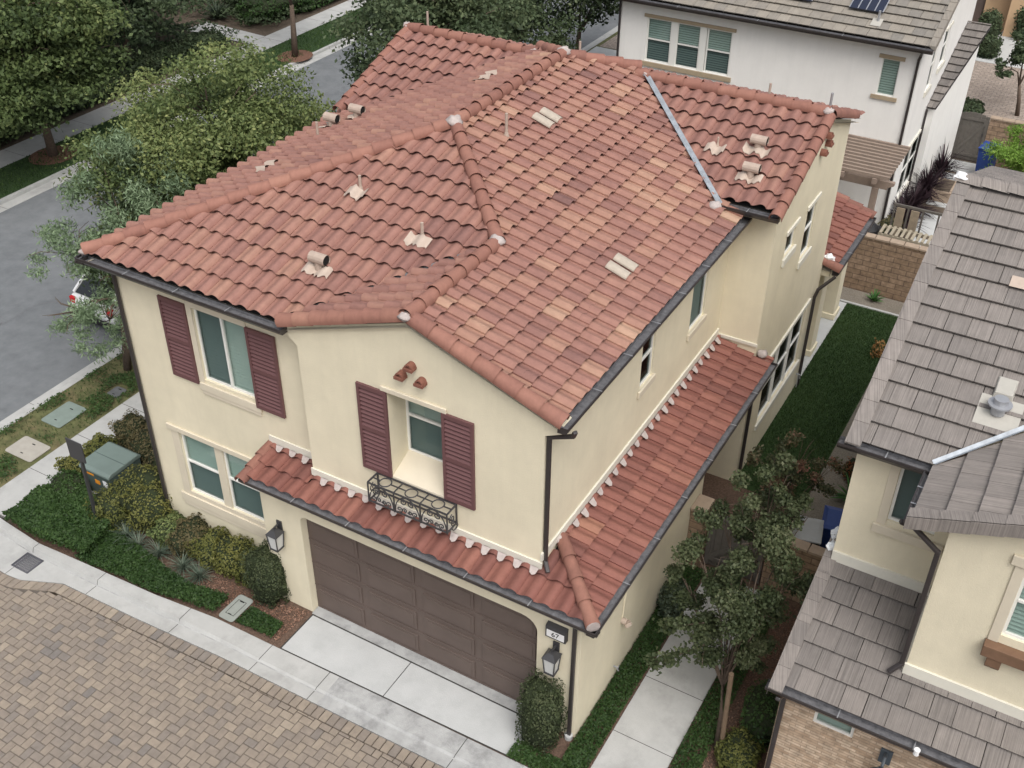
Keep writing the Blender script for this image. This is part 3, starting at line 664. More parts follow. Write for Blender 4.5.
# alley of pavers with its concrete edge
def edge_strip():
    # rolled kerb: flat top, step, gutter pan, following the bend at the left end
    top = [(-14.4, -1.28), (-13.4, -1.40), (-12.2, -1.50), (-11.2, -1.44), (-9, -1.33), (-7.5, -1.15), (-5.9, -1.09), (-3.5, -1.03), (.5, -.95), (9, -.8)]
    mid = [(-14.4, -1.62), (-13.3, -1.64), (-12.3, -1.70), (-11.1, -1.70), (-9, -1.63), (-7, -1.54), (-5, -1.52), (-3.5, -1.49), (.5, -1.42), (9, -1.3)]
    out = [(-14.4, -2.30), (-13.0, -2.36), (-12.2, -2.42), (-11.8, -2.38), (-10.94, -2.0), (-9, -1.93), (-6.77, -1.81), (-3.5, -1.74), (.5, -1.64), (9, -1.5)]
    b = MB()
    def interp(pl, x):
        for (x0, y0), (x1, y1) in zip(pl, pl[1:]):
            if x0 <= x <= x1: return y0+(y1-y0)*(x-x0)/(x1-x0)
        return pl[-1][1]
    xs = sorted({p[0] for p in top+mid+out} | {x*.5 for x in range(-28, 18)}); xs = [x for x in xs if -14.4 <= x <= 9]
    lip = .035
    def z_top(x): return .0 if x > -6 else min(.09, (-6-x)*.03)
    for x0, x1 in zip(xs, xs[1:]):
        r = []
        for x in (x0, x1):
            t, m_, o = interp(top, x), interp(mid, x), interp(out, x); h = z_top(x)
            r.append([(x, t, h-.1), (x, t, h), (x, m_+.05, h-.004), (x, m_, -.03), (x, o, -.018), (x, o, -.12)])
        b.cm = 1 if -4.75 < (x0+x1)/2 < -.6 else 0
        for k in range(5): b.add([r[0][k], r[1][k], r[1][k+1], r[0][k+1]], [(0, 1, 2, 3)])
    b.cm = 2
    for x in (-12.2, -10.3, -8.1, -6.1, -4.72, -1.67, .4):
        t, m_, o, h = interp(top, x), interp(mid, x), interp(out, x), z_top(x)
        b.add([(x-.007, t, h+.0015), (x+.007, t, h+.0015), (x+.007, m_+.05, h-.0025), (x-.007, m_+.05, h-.0025), (x+.007, m_, -.0285), (x-.007, m_, -.0285), (x+.007, o, -.0165), (x-.007, o, -.0165)], [(0, 1, 2, 3), (3, 2, 4, 5), (5, 4, 6, 7)])
    b.cm = 1        # scuffed line along the step
    for x0, x1 in zip(xs, xs[1:]):
        b.add([(x0, interp(mid, x0)-.022, -.0275), (x1, interp(mid, x1)-.022, -.0275), (x1, interp(mid, x1)+.006, -.0245), (x0, interp(mid, x0)+.006, -.0245)], [(0, 1, 2, 3)])
    struct(b.build('kerb_and_gutter', [M['concrete'], M['concrete3'], M['joint']], smooth=False))
    return out, interp
OUT, interp = edge_strip()
def pavers():
    b = MB(); rnd = random.Random(3); u = .079; j = .007; z = -.02
    def brick(x0, y0, x1, y1, t):
        x0, x1, y0, y1 = x0+j, x1-j, y0+j, y1-j; e = .006; dz = rnd.uniform(-.002, .002)
        b.add([(x0, y0, z-.02), (x1, y0, z-.02), (x1, y1, z-.02), (x0, y1, z-.02), (x0, y0, z-e), (x1, y0, z-e), (x1, y1, z-e), (x0, y1, z-e), (x0+e, y0+e, z+dz), (x1-e, y0+e, z+dz), (x1-e, y1-e, z+dz), (x0+e, y1-e, z+dz)],
              [(8, 9, 10, 11)]+[(k, (k+1) % 4, 4+(k+1) % 4, 4+k) for k in range(4)]+[(4+k, 4+(k+1) % 4, 8+(k+1) % 4, 8+k) for k in range(4)], t)
    cl = [(rnd.uniform(-14, 1), rnd.uniform(-8, -1.5), rnd.uniform(.25, .8), rnd.uniform(-.2, .14)) for _ in range(60)]
    def tone(x, y):
        t = rnd.gauss(.5, .17)
        for cx, cy, r, a in cl:
            if (x-cx)**2+(y-cy)**2 < r*r: t += a
        return min(max(t, 0), 1)
    ax, bx = (5*u, 1*u), (-2*u, 2*u)
    lim = lambda x: interp(OUT, x)-.265
    for i in range(-60, 75):
        for k in range(-110, 110):
            ox, oy = -7+i*ax[0]+k*bx[0], -5+i*ax[1]+k*bx[1]
            for x0, y0, w, h in ((0, 0, 3, 2), (3, 0, 2, 3)):
                X0, Y0, X1, Y1 = ox+x0*u, oy+y0*u, ox+(x0+w)*u, oy+(y0+h)*u
                if X0 < -14.3 or X1 > 6 or Y0 < -8.5: continue
                l = min(lim(X0), lim(X1))
                if Y0 > l-.012: continue
                brick(X0, Y0, X1, min(Y1, l), tone(X0, Y0))
    x = -14.3                                               # soldier course along the gutter
    while x < 6:
        y0, y1 = interp(OUT, x+.075), interp(OUT, x+.08)
        s = (interp(OUT, x+.17)-interp(OUT, x))
        t = tone(x, y0); xa, xb = x+j, x+.17-j; e = .006
        ya, yb = interp(OUT, xa)-.012, interp(OUT, xb)-.012
        b.add([(xa, ya-.245, z-.02), (xb, yb-.245, z-.02), (xb, yb, z-.02), (xa, ya, z-.02), (xa+e, ya-.245+e, z), (xb-e, yb-.245+e, z), (xb-e, yb-e, z), (xa+e, ya-e, z)],
              [(4, 5, 6, 7), (0, 1, 5, 4), (1, 2, 6, 5), (2, 3, 7, 6), (3, 0, 4, 7)], t)
        x += .17
    struct(b.build('paver_alley', M['paver']))
    slab('paver_bed', [(-40, -30), (30, -30), (30, -1.5), (-13.0, -2.36), (-14.4, -2.3), (-40, -2.3)], -.036, M['sand'])
pavers()
# driveway apron, side path, rear slabs
def driveway():
    b = MB(); f = lambda x: -1.062+(x+5.9)*.0255
    for x0, x1 in ((-5.9, -3.528), (-3.512, -.72)): b.prism([(x0, f(x0), -.06), (x1, f(x1), -.06), (x1, -.085, -.06), (x0, -.085, -.06)], (0, 0, .066))
    struct(b.build('driveway', M['concrete2'], bevel=.006))
driveway()
slab('driveway_sill', [(-5.95, -.06), (-.72, -.06), (-.72, .25), (-5.95, .25)], .010, M['concrete3'])
slab('driveway_joint', [(-5.93, -1.088), (-.72, -.958), (-.72, -.05), (-5.93, -.05)], .0015, M['joint'])
pavement('side_path', .53, 1.70, -.93, 5.1, 1.42, M['concrete'], z=.012, off=1.42)
slab('garden_bed', [(2.2, -1.0), (3.27, -1.0), (3.27, 5.1), (2.2, 5.1)], -.006, M['mulch'])
slab('lawn', [(-.05, 8.0), (1.62, 8.0), (1.62, 17.25), (-.05, 17.25)], .0, M['grass'])
slab('side_yard_gravel', [(1.62, 5.35), (3.3, 5.35), (3.3, 18.1), (1.62, 18.1)], .003, M['gravel'])
slab('rear_gravel', [(-.4, 17.33), (1.62, 17.33), (1.62, 18.1), (-.4, 18.1)], .003, M['gravel'])
slab('lawn_edging', [(-.4, 17.25), (1.62, 17.25), (1.62, 17.33), (-.4, 17.33)], .03, M['concrete'], .06)
slab('patio', [(-3.5, 12.99), (-.02, 12.99), (-.02, 17.2), (-3.5, 17.2)], .02, M['concrete2'], .05)
# land behind the garden wall
slab('rear_yard', [(-12, 18.3), (4, 18.3), (4, 33.3), (-12, 33.3)], .0, M['soil'])
for i, (x0, x1, y0, y1) in enumerate(((.25, 1.7, 28.0, 29.0), (.3, 1.8, 26.5, 27.75), (.45, 1.6, 24.9, 26.2), (.5, 1.6, 22.6, 24.4), (.5, 1.6, 20.6, 22.3))):
    slab('stepping_slab', [(x0, y0), (x1, y0), (x1, y1), (x0, y1)], .03, M['concrete2'], .05)
slab('rear_alley', [(-16, 33.3), (30, 33.3), (30, 40.2), (-16, 40.2)], -.0, brickmat('far_pavers', (.27, .225, .19), (.33, .28, .24), (.17, .145, .125), .3, .18, (0, 1)))
slab('rear_alley_kerb', [(-16, 40.2), (30, 40.2), (30, 41.2), (-16, 41.2)], .02, M['concrete2'], .05)
slab('far_drive', [(-.9, 41.2), (4, 41.2), (4, 52), (-.2, 52)], .024, M['concrete2'], .05)
slab('corner_path', [(-16.1, 29.2), (-12.5, 29.2), (-12.5, 33.2), (-16.1, 33.2)], .006, M['concrete2'])

# ==================================================================================== MAIN HOUSE
house = tag(empty('house', (-5, 5, 0)), 'cream two-storey house with red clay tile roof, maroon shutters and brown garage door', 'house')
s = .354
def main_house():
    XL, YL, XR, YG, XB, XW = -10.23, .49, -.92, .225, -5.67, -.03
    EL, ER, EF, ZE, XM, XBR = -10.66, -.50, .06, 6.79, -5.58, -3.30
    w = MB()
    # front wall left, with the two window openings
    wall(w, 'y', YL, XL, XB, -.15, 6.72, [(-8.36, -7.06, 4.60, 6.22), (-9.42, -7.28, 1.33, 2.94)], .10, 1)
    wall(w, 'x', XL, YL, 14.2, -.15, 6.72, [(4.5, 5.6, 4.7, 6.0), (8.2, 9.6, 1.2, 2.8)], .1, 1)
    wall(w, 'y', 14.2, XL, -3, -.15, 6.72); wall(w, 'x', -3, 12.98, 14.2, -.15, 6.72)
    # bay: gable wall, its returns, and the upper side wall
    wall(w, 'y', YG, XB, XR, 3.3, 6.6, [(-3.85, -2.77, 4.37, 6.19)], .52, 1)
    zt = lambda x: ZE+s*(2.8-abs(x-XBR))-.09
    w.poly([(XB, YG, 6.6), (XR, YG, 6.6), (XR, YG, zt(XR)), (XBR, YG, zt(XBR)), (XB, YG, zt(XB))])
    wall(w, 'x', XB, YG, YL, 3.3, 6.9)
    wall(w, 'x', XR, YG, 8.1, 3.3, 6.72, [(3.88, 4.45, 4.98, 6.12), (6.22, 7.0, 4.9, 6.12)], .09, -1)
    # corbelled eave returns beside the gable
    w.prism([(XB, YG+.002, 6.46), (XB, YG+.002, 6.9), (-5.98, YG+.002, 6.78), (-5.96, YG+.002, 6.68)], (0, .3, 0))
    w.prism([(XR, YG+.002, 6.44), (-.60, YG+.002, 6.60), (-.55, YG+.002, 6.72), (XR, YG+.002, 6.86)], (0, .26, 0))
    # garage block
    wall(w, 'y', 0, -6.9, 0, -.15, 3.36, [(-5.96, -.83, -.15, 2.62)], .17, 1)
    wall(w, 'x', -6.9, 0, YL, -.15, 3.36)
    wall(w, 'x', 0, 0, 5.6, -.15, 3.36)
    wall(w, 'y', 5.6, -1.6, 0, -.15, 3.36); wall(w, 'x', -1.6, 5.6, 8.1, -.15, 3.5, [(6.2, 7.2, -.15, 2.1)], .1, -1)
    # arched corners of the garage opening
    for sx, x0, ra in ((1, -5.96, .14), (-1, -.83, .30)):
        pts = [(x0, .003, 2.617-ra)]+[(x0+sx*ra*(1-math.cos(a*math.pi/12)), .003, 2.617-ra+(ra-.004)*math.sin(a*math.pi/12)) for a in range(1, 7)]+[(x0, .003, 2.617)]
        w.prism(pts, (0, .165, 0))
    # rear wing
    wall(w, 'y', 8.1, -1.6, XW, -.15, 7.10)
    wall(w, 'x', XW, 8.1, 12.98, -.15, 6.98, [(9.07, 9.70, 5.46, 6.02), (10.47, 11.17, 4.72, 5.98), (9.20, 12.10, 1.0, 2.72)], .09, -1)
    w.poly([(XW, 8.1, 6.98), (XW, 12.98, 6.98), (XW, 12.98, 7.14), (XW, 10.555, 8.0), (XW, 8.1, 7.14)])
    wall(w, 'y', 12.98, -10, XW, -.15, 6.98)
    w.poly([(-10.24, 8.1, 6.7), (-10.24, 12.98, 6.7), (-10.24, 12.98, 6.98), (-10.24, 10.555, 7.95), (-10.24, 8.1, 6.98)])
    wall(w, 'y', 8.1, -10.24, -8.9, 6.4, 7.0)
    w.build('wall', M['stucco'], house)
    # ---------------- roofs
    A = []
    right = Slope((ER, 0, ZE), (0, 1), (-1, 0), s, expo=.36, seam=.036); front = Slope((0, EF, ZE), (-1, 0), (0, 1), s, expo=.43); left = Slope((EL, 0, ZE), (0, 1), (1, 0), s, expo=.38)
    bayl = Slope((-6.10, 0, ZE), (0, 1), (1, 0), s); back = Slope((0, 14.59, ZE), (-1, 0), (0, -1), s)
    yR = .14
    tiles(A, right, .12, 5.1, yR, 12.5, [
        [(-1, 0, 3.30), (1, 0, -1.45), (0, -1, -yR), (1, 1, 6.43)], [(-1, 0, 1.45), (0, -1, -yR), (0, 1, 7.92)],
        [(1, 0, -3.30), (-1, 0, 5.58), (-1, -1, .44), (1, 1, 6.43), (-1, 1, 15.09), (0, 1, 10.62)]], seed=11, base=.55, spread=.25)
    underlay(A, right, [(-.5, yR), (-.5, 7.92), (-1.45, 7.92), (-4.1, 10.5), (-4.6, 10.5), (-5.58, 9.51), (-5.58, 5.14), (-3.3, 2.86), (-3.3, yR)])
    tiles(A, front, .12, 5.1, .4, 10.9, [
        [(1, 0, -6.0), (-1, 1, 10.72)], [(-1, 0, 6.0), (1, 0, -3.3), (-1, 1, 10.72), (1, 1, -.44), (1, -1, -6.14)], [(-1, 0, 3.3), (1, 1, -.44), (1, -1, -6.14)]], seed=12, base=.5, spread=.13)
    underlay(A, front, [(-10.66, .06), (-6.1, .06), (-3.3, 2.86), (-5.58, 5.14)])
    tiles(A, left, .12, 5.1, 0, 11, [
        [(1, 0, -5.58), (1, -1, -10.72), (-1, 1, 17.63), (1, 1, 3.93), (0, 1, 10.62), (-1, 0, 9.7)], [(1, 0, -9.7), (1, -1, -10.72), (0, 1, 7.9)]], seed=13, base=.5, spread=.13)
    underlay(A, left, [(-10.66, .06), (-5.58, 5.14), (-5.58, 9.51), (-6.7, 10.6), (-7.1, 10.5), (-9.7, 7.9), (-10.66, 7.9)])
    tiles(A, bayl, .1, 2.8, yR, 2.95, [[(1, 0, -3.3), (0, -1, -yR), (-1, 1, 6.12)]], seed=14, base=.42, spread=.15)
    underlay(A, bayl, [(-6.0, yR), (-3.3, yR), (-3.3, 2.82)])
    tiles(A, back, 3.9, 5.1, -4, 8, [[(0, -1, -9.4), (0, 1, 10.62), (1, -1, -15.09+10.0+0), (0, 0.0001, 100)]] if 0 else [[(0, 1, 10.62), (1, -1, -15.09), (-1, -1, -3.93)]], seed=15)
    roof = join(A, 'roof', [M['tile'], M['dark'], M['stucco_trim']], house)
    zm = ZE+s*5.08; h = .085
    c = MB(); zb = ZE+s*2.8
    caps(c, (-10.52, .20, ZE+.05+h), (XM, 5.14, zm+h+.02), seed=1, base=.42); capbuild(c, 'ridge_cap', M['cap_tile'], roof); c = MB(); caps(c, (XM, 5.10, zm+h+.03), (XM, 9.55, zm+h+.03), seed=2, base=.42); capbuild(c, 'ridge_cap', M['cap_tile'], roof); c = MB()
    caps(c, (XBR, 2.86, zb+h), (XM, 5.14, zm+h), seed=3, base=.40); capbuild(c, 'ridge_cap', M['cap_tile'], roof); c = MB(); caps(c, (XBR, yR-.02, zb+h), (XBR, 2.86, zb+h), seed=4); capbuild(c, 'ridge_cap', M['cap_tile'], roof); c = MB()
    caps(c, (-4.35, 10.74, ZE+s*3.85+h), (XM, 9.51, zm+h), seed=5); capbuild(c, 'ridge_cap', M['cap_tile'], roof); c = MB(); caps(c, (-6.81, 10.74, ZE+s*3.85+h), (XM, 9.51, zm+h), seed=6)
    capbuild(c, 'ridge_cap', M['cap_tile'], roof)
    c = MB(); ry = YG-.035
    caps(c, (-.60, ry, ZE+.06), (XBR+.03, ry, zb+.055), r=.135, seed=7, base=.46); capbuild(c, 'rake_cap', M['cap_tile'], roof); c = MB(); caps(c, (-5.90, ry, ZE+.10), (XBR-.03, ry, zb+.055), r=.135, seed=8, base=.46)
    capbuild(c, 'rake_cap', M['cap_tile'], roof)
    def patch_blob(p, r, k, par=roof):
        b = MB(); b.blob((p[0], p[1], p[2]-.02), r*.88, r*.88, r*.6, jit=.22, seed=k); b.build('mortar_patch', M['mortar'], par, smooth=True)
    patch_blob((XM+.02, 5.08, zm+.17), .17, 1); patch_blob((XBR+.02, 2.82, zb+.15), .15, 2); patch_blob((XM, 9.5, zm+.17), .16, 3); patch_blob((XBR, yR-.04, zb+.11), .12, 4); patch_blob((-10.54, .18, ZE+.13), .11, 5)
    # valley metal
    v = MB()
    def valley(x0, y0, z0, x1, y1, z1, wd=.06, vz=.085):
        d = Vector((x1-x0, y1-y0, z1-z0)).normalized(); n = Vector((-d.y, d.x, 0)).normalized()
        a = Vector((x0, y0, z0+.06)); b = Vector((x1, y1, z1+.06))
        v.add([a-n*wd+Vector((0, 0, vz+.035)), a+Vector((0, 0, vz)), a+n*wd+Vector((0, 0, vz+.035)), b-n*wd+Vector((0, 0, vz+.035)), b+Vector((0, 0, vz)), b+n*wd+Vector((0, 0, vz+.035))], [(0, 1, 4, 3), (1, 2, 5, 4)])
    valley(-1.05, 7.50, ZE+s*.55, -4.1, 10.53, ZE+s*3.6); v.build('valley_flashing', M['steel'], roof)
    v = MB(); valley(-6.0, .16, ZE+s*.1, -3.32, 2.84, ZE+s*2.78, .06, -.03); v.build('valley_flashing', M['gutter_in'], roof)
    patch_blob((-1.12, 7.46, ZE+s*.6+.11), .15, 6)
    # ---------------- wing roof
    A = []; Z0 = ZE
    wf = Slope((0, 6.951, ZE), (-1, 0), (0, 1), s, expo=.42); wb = Slope((0, 14.159, ZE), (-1, 0), (0, -1), s)
    tiles(A, wf, .82, 3.604, -.12, 10.42, [[(1, 0, .10), (-1, 0, 5.58), (-1, -1, -6.47), (0, 1, 10.555)], [(1, 0, -5.58), (-1, 0, 10.41), (1, -1, -17.59), (0, 1, 10.555)]], seed=21, base=.42, spread=.15)
    underlay(A, wf, [(.08, 7.647), (.08, 10.555), (-4.1, 10.555), (-1.2, 7.647)]); underlay(A, wf, [(-10.39, 7.647), (-9.95, 7.647), (-7.05, 10.555), (-10.39, 10.555)])
    tiles(A, wb, .5, 3.604, -.12, 10.42, [[(1, 0, .10), (-1, 0, 10.41), (0, -1, -10.555)]], seed=22, base=.42, spread=.15)
    underlay(A, wb, [(.08, 10.555), (.08, 13.66), (-10.39, 13.66), (-10.39, 10.555)])
    wr = join(A, 'wing_roof', [M['tile'], M['dark'], M['stucco_trim']], house)
    c = MB(); zr = 8.066+h
    caps(c, (.02, 10.555, zr), (-10.4, 10.555, zr), seed=31, base=.42)
    capbuild(c, 'ridge_cap', M['cap_tile'], wr)
    c = MB()
    caps(c, (.06, 7.60, 7.04+.02), (.06, 10.5, 8.066+.03), seed=32, r=.125, base=.36); capbuild(c, 'rake_cap', M['cap_tile'], wr); c = MB(); caps(c, (.06, 12.75, 7.29+.03), (.06, 10.6, 8.066+.05), seed=33, r=.125, base=.36); capbuild(c, 'rake_cap', M['cap_tile'], wr); c = MB()
    caps(c, (-10.37, 7.60, 7.04+.02), (-10.37, 10.5, 8.066+.03), seed=34, r=.125, base=.36)
    capbuild(c, 'rake_cap', M['cap_tile'], wr)
    patch_blob((.0, 10.52, zr+.07), .13, 7, wr); patch_blob((-6.85, 10.5, zr+.07), .13, 8, wr); patch_blob((-4.05, 10.52, zr+.07), .11, 9, wr); patch_blob((-10.4, 10.55, zr+.06), .12, 10, wr)
    # eave soffits and fascia
    e = MB(); zs = 6.66
    e.box(EL+.06, XB-.3, EF+.06, YL-.002, zs, zs+.05); e.box(XR+.002, ER-.06, YG+.27, 7.9, zs, zs+.05); e.box(EL+.06, XL-.002, EF+.06, 14.4, zs, zs+.05)
    e.box(-1.6, .05, 7.72, 8.098, 6.9, 6.95); e.box(-10.36, -8.9, 7.72, 8.098, 6.9, 6.95)
    e.build('soffit', M['stucco_trim'], house)
    # ---------------- gutters and downpipes
    gutter(house, (EL+.01, EF+.14, ZE+.012), (-5.84, EF+.14, ZE+.012), (0, -1)); gutter(house, (ER-.14, YG-.10, ZE+.012), (ER-.14, 7.9, ZE+.012), (1, 0)); gutter(house, (EL+.14, EF+.0, ZE+.012), (EL+.14, 7.6, ZE+.012), (-1, 0))
    gutter(house, (-1.15, 7.77, 7.055), (.10, 7.77, 7.055), (0, -1)); 
    gutter(house, (-6.92, -.29, 3.44), (.44, -.29, 3.44), (0, -1)); gutter(house, (.29, -.43, 3.44), (.29, 8.22, 3.44), (1, 0))
    downpipe(house, [(XL+.03, YL-.06, 6.55), (XL+.03, YL-.06, .05)]); downpipe(house, [(-10.72, .1, 6.68), (-10.3, .38, 6.5), (XL+.03, YL-.06, 6.42)])
    downpipe(house, [(-.42, YG+.0, 6.70), (-.46, YG+.03, 6.60), (XR+.05, YG+.06, 6.40), (XR+.05, YG+.06, 3.78), (XR+.16, YG-.06, 3.70)])
    downpipe(house, [(-.16, -.36, 3.32), (-.13, -.10, 3.10), (-.10, -.05, 2.9), (-.10, -.05, .08)])
    b = MB(); b.tube([(-.10, -.06, -.01), (-.10, -.06, .09)], .075, 12); b.build('drain_boot', M['concrete2'], house)
    downpipe(house, [(.36, 12.75, 3.25), (.08, 12.5, 2.95), (.04, 12.46, 2.75), (.04, 12.46, .12)])
    downpipe(house, [(.33, 8.05, 3.32), (.05, 8.16, 3.1), (.03, 8.2, 2.9), (.03, 8.2, .1)])
    # ---------------- pent roof around the garage
    A = []; sp = .261; ZG = 3.36; O = .43
    pf = Slope((0, -O, ZG), (-1, 0), (0, 1), sp); pr = Slope((O, 0, ZG), (0, 1), (-1, 0), sp, expo=.40, seam=.036)
    tiles(A, pf, .115, .93, -.5, 6.92, [[(1, 0, -5.67), (-1, 0, 6.90), (0, 1, .485)]], seed=41, base=.36, spread=.16); pf.expo = .47
    tiles(A, pf, .115, .93, -.5, 6.92, [[(-1, 0, 5.67), (1, 0, -.92), (0, 1, .22)], [(-1, 0, .92), (1, 1, 0)]], seed=45, base=.38, spread=.2)
    underlay(A, pf, [(-6.88, -.43), (.43, -.43), (-.92, .92), (-.92, .225), (-5.67, .225), (-5.67, .49), (-6.88, .49)])
    tiles(A, pr, .115, 1.4, -.5, 8.3, [[(-1, 0, .92), (-1, -1, 0), (0, 1, 8.10)], [(-1, 0, .025), (0, -1, -8.09), (0, 1, 8.28)]], seed=42, base=.42, spread=.24)
    underlay(A, pr, [(.43, -.43), (.43, 8.25), (0, 8.25), (0, 8.1), (-.92, 8.1), (-.92, .92)])
    pent = join(A, 'pent_roof', [M['tile_red'], M['dark'], M['stucco_trim']], house)
    c = MB(); caps(c, (.33, -.33, ZG+.115), (-.88, .88, ZG+sp*1.3+.12), r=.12, seed=43, base=.40, ln=.42); capbuild(c, 'hip_cap', M['cap_tile'], pent)
    c = MB(); caps(c, (-6.88, -.44, ZG+.05), (-6.88, .47, ZG+sp*.9+.05), r=.115, seed=44, base=.3, ln=.31); capbuild(c, 'rake_cap', M['cap_tile'], pent)
    b = MB(); d = Vector((1, -1, -.15)).normalized(); p = Vector((.345, -.345, ZG+.115)); b.tube([p-d*.05, p+d*.02], .115, 16); b.build('mortar_patch', M['mortar'], pent)
    patch_blob((-.9, .84, ZG+sp*1.3+.16), .13, 11, pent); patch_blob((.1, 8.2, ZG+.26), .13, 12, pent)
    # flashing boards where the pent meets the walls, with the mortar pressed under them
    f = MB(); f.box(-6.90, XB, YL-.03, YL-.002, ZG+sp*.92+.10, ZG+sp*.92+.27); f.box(XB-.02, XR+.03, YG-.035, YG-.002, ZG+sp*.655+.09, ZG+sp*.655+.25); f.box(XR+.002, XR+.035, YG-.03, 8.09, ZG+sp*1.35+.11, ZG+sp*1.35+.27)
    f.box(XR+.03, XW+.02, 8.065, 8.098, 3.79, 3.86)
    f.build('flashing_board', M['flash'], pent)
    rnd = random.Random(5)
    def mort(S, v, u0, u1, n0):
        i0 = int((u0-n0)/S.pitch); u = n0+i0*S.pitch
        while u < u1:
            if u+.72*S.pitch > u0 and u+S.pitch < u1:
                a, bq = u+.56*S.pitch, u+1.10*S.pitch; m_ = (a+bq)/2; q = rnd.uniform(.09, .14); y = v-.02; g = MB()
                g.add([S.pos(a, y, .15), S.pos(bq, y, .15), S.pos(m_+.055, y-q*.8, .095), S.pos(m_, y-q, .080), S.pos(m_-.055, y-q*.8, .095), S.pos(m_, y, .17)], [(0, 1, 2, 3, 4), (0, 5, 1)]); g.build('mortar_fill', M['mortar'], pent)
            u += S.pitch
    mort(pf, .66, -XR, -XB, -.5); mort(pf, .92, -XB, 6.88, -.5); mort(pr, 1.35, 1.0, 8.0, -.5)
    # soffit of the pent
    e = MB(); e.box(-6.86, .30, -.30, -.002, 3.30, 3.34); e.box(.002, .30, -.30, 8.05, 3.30, 3.34); e.build('soffit', M['stucco_trim'], pent)
    # ---------------- patio roof behind
    A = []; pt = Slope((.36, 0, 3.28), (0, 1), (-1, 0), .30, seam=.036)
    tiles(A, pt, .085, 1.6, 12.95, 16.6, [[(-1, 0, 1.2), (0, -1, -13.0), (0, 1, 16.3)]], seed=51, base=.45, spread=.2)
    underlay(A, pt, [(.36, 13.0), (.36, 16.3), (-1.2, 16.3), (-1.2, 13.0)])
    pa = join(A, 'patio_roof', [M['tile_red'], M['dark'], M['stucco_trim']], house)
    b = MB(); b.blob((.05, 13.12, 3.5), .14, .16, .12, jit=.3, seed=3); b.build('mortar_patch', M['plate'], pa)
    c = MB(); caps(c, (.40, 13.03, 3.33), (-.05, 13.03, 3.47), r=.12, seed=52, base=.3); capbuild(c, 'rake_cap', M['cap_tile'], pa); c = MB(); caps(c, (.34, 16.3, 3.33), (-1.2, 16.3, 3.8), r=.12, seed=53, base=.3); capbuild(c, 'rake_cap', M['cap_tile'], pa)
    gutter(house, (.25, 12.98, 3.28), (.25, 16.35, 3.28), (1, 0))
    for y in (14.0, 16.1):
        b = MB(); b.box(-.62, -.12, y, y+.5, .02, 3.2); b.box(-.66, -.08, y-.04, y+.54, .02, .2); b.build('patio_column', M['stucco'], house, bevel=.02)
    b = MB(); b.box(-1.1, .16, 13.05, 16.25, 3.05, 3.2); b.build('patio_beam', M['stucco'], house)
    # ---------------- windows, trim, shutters
    w1 = window(house, 'y', YL+.05, -8.36, -7.06, 4.60, 6.22, 1, 'slide')
    t = MB(); t.box(-8.47, -6.98, YL-.05, YL-.002, 4.36, 4.53); t.box(-8.44, -7.0, YL-.035, YL-.002, 4.27, 4.36); t.build('sill', M['stucco_trim'], w1, bevel=.008)
    t = MB(); t.box(-8.49, -8.36, YL-.02, YL-.002, 4.53, 6.22); t.box(-8.49, -7.06, YL-.02, YL-.002, 6.22, 6.34); t.build('casing', M['stucco_trim'], w1)
    shutter(house, 'y', YL-.006, -9.15, -8.50, 4.47, 6.25); shutter(house, 'y', YL-.022, -7.055, -6.39, 4.48, 6.25)
    w2 = window(house, 'y', YL+.05, -9.42, -8.50, 1.33, 2.94, 1, 'hung'); w3 = window(house, 'y', YL+.05, -8.29, -7.28, 1.33, 2.94, 1, 'hung')
    t = MB(); t.box(-8.50, -8.29, YL+.01, YL+.10, 1.33, 2.94); t.build('mullion', M['stucco_trim'], w2)
    t = MB(); t.box(-9.70, -7.1, YL-.05, YL-.002, 2.94, 3.06); t.build('header', M['stucco_trim'], w2, bevel=.008)
    t = MB(); t.box(-9.62, -9.42, YL-.018, YL-.002, 1.22, 2.94); t.box(-7.28, -7.1, YL-.018, YL-.002, 1.22, 2.94); t.box(-9.42, -7.28, YL-.018, YL-.002, 1.22, 1.33); t.build('casing', M['stucco_trim'], w2)
    t = MB(); t.box(-9.70, -7.0, YL-.05, YL-.002, 1.02, 1.22); t.box(-9.66, -7.0, YL-.035, YL-.002, .90, 1.02); t.build('sill', M['stucco_trim'], w2, bevel=.008)
    # niche window in the bay with its sloping sill
    w4 = window(house, 'y', YG+.49, -3.85, -2.77, 4.60, 6.19, 1, 'hung')
    t = MB(); t.prism([(-3.849, YG-.02, 4.30), (-3.849, YG-.02, 4.38), (-3.849, YG+.50, 4.62), (-3.849, YG+.50, 4.30)], (1.078, 0, 0)); t.build('sill', M['stucco_trim'], w4, bevel=.01)
    t = MB(); t.box(-3.96, -2.68, YG-.045, YG-.002, 6.19, 6.28); t.build('header', M['stucco_trim'], w4, bevel=.008)
    shutter(house, 'y', YG-.006, -4.45, -3.85, 4.36, 6.18); shutter(house, 'y', YG-.006, -2.77, -2.17, 4.37, 6.19)
    w5 = window(house, 'x', XR-.04, 3.88, 4.45, 4.98, 6.12, -1, 'hung', dark='all', blind=False, frame=.035); w6 = window(house, 'x', XR-.04, 6.22, 7.0, 4.9, 6.12, -1, 'one', dark='all', frame=.03)
    for ww, a, b_, z in ((w5, 3.80, 4.53, 4.98), (w6, 6.14, 7.08, 4.9)):
        t = MB(); t.box(XR+.002, XR+.05, a, b_, z-.14, z); t.build('sill', M['stucco_trim'], ww, bevel=.008)
    w7 = window(house, 'x', XW-.04, 9.07, 9.70, 5.46, 6.02, -1, 'one', dark='all', blind=False, frame=.03); w8 = window(house, 'x', XW-.04, 10.47, 11.17, 4.72, 5.98, -1, 'hung', dark='all', blind=False, frame=.03)
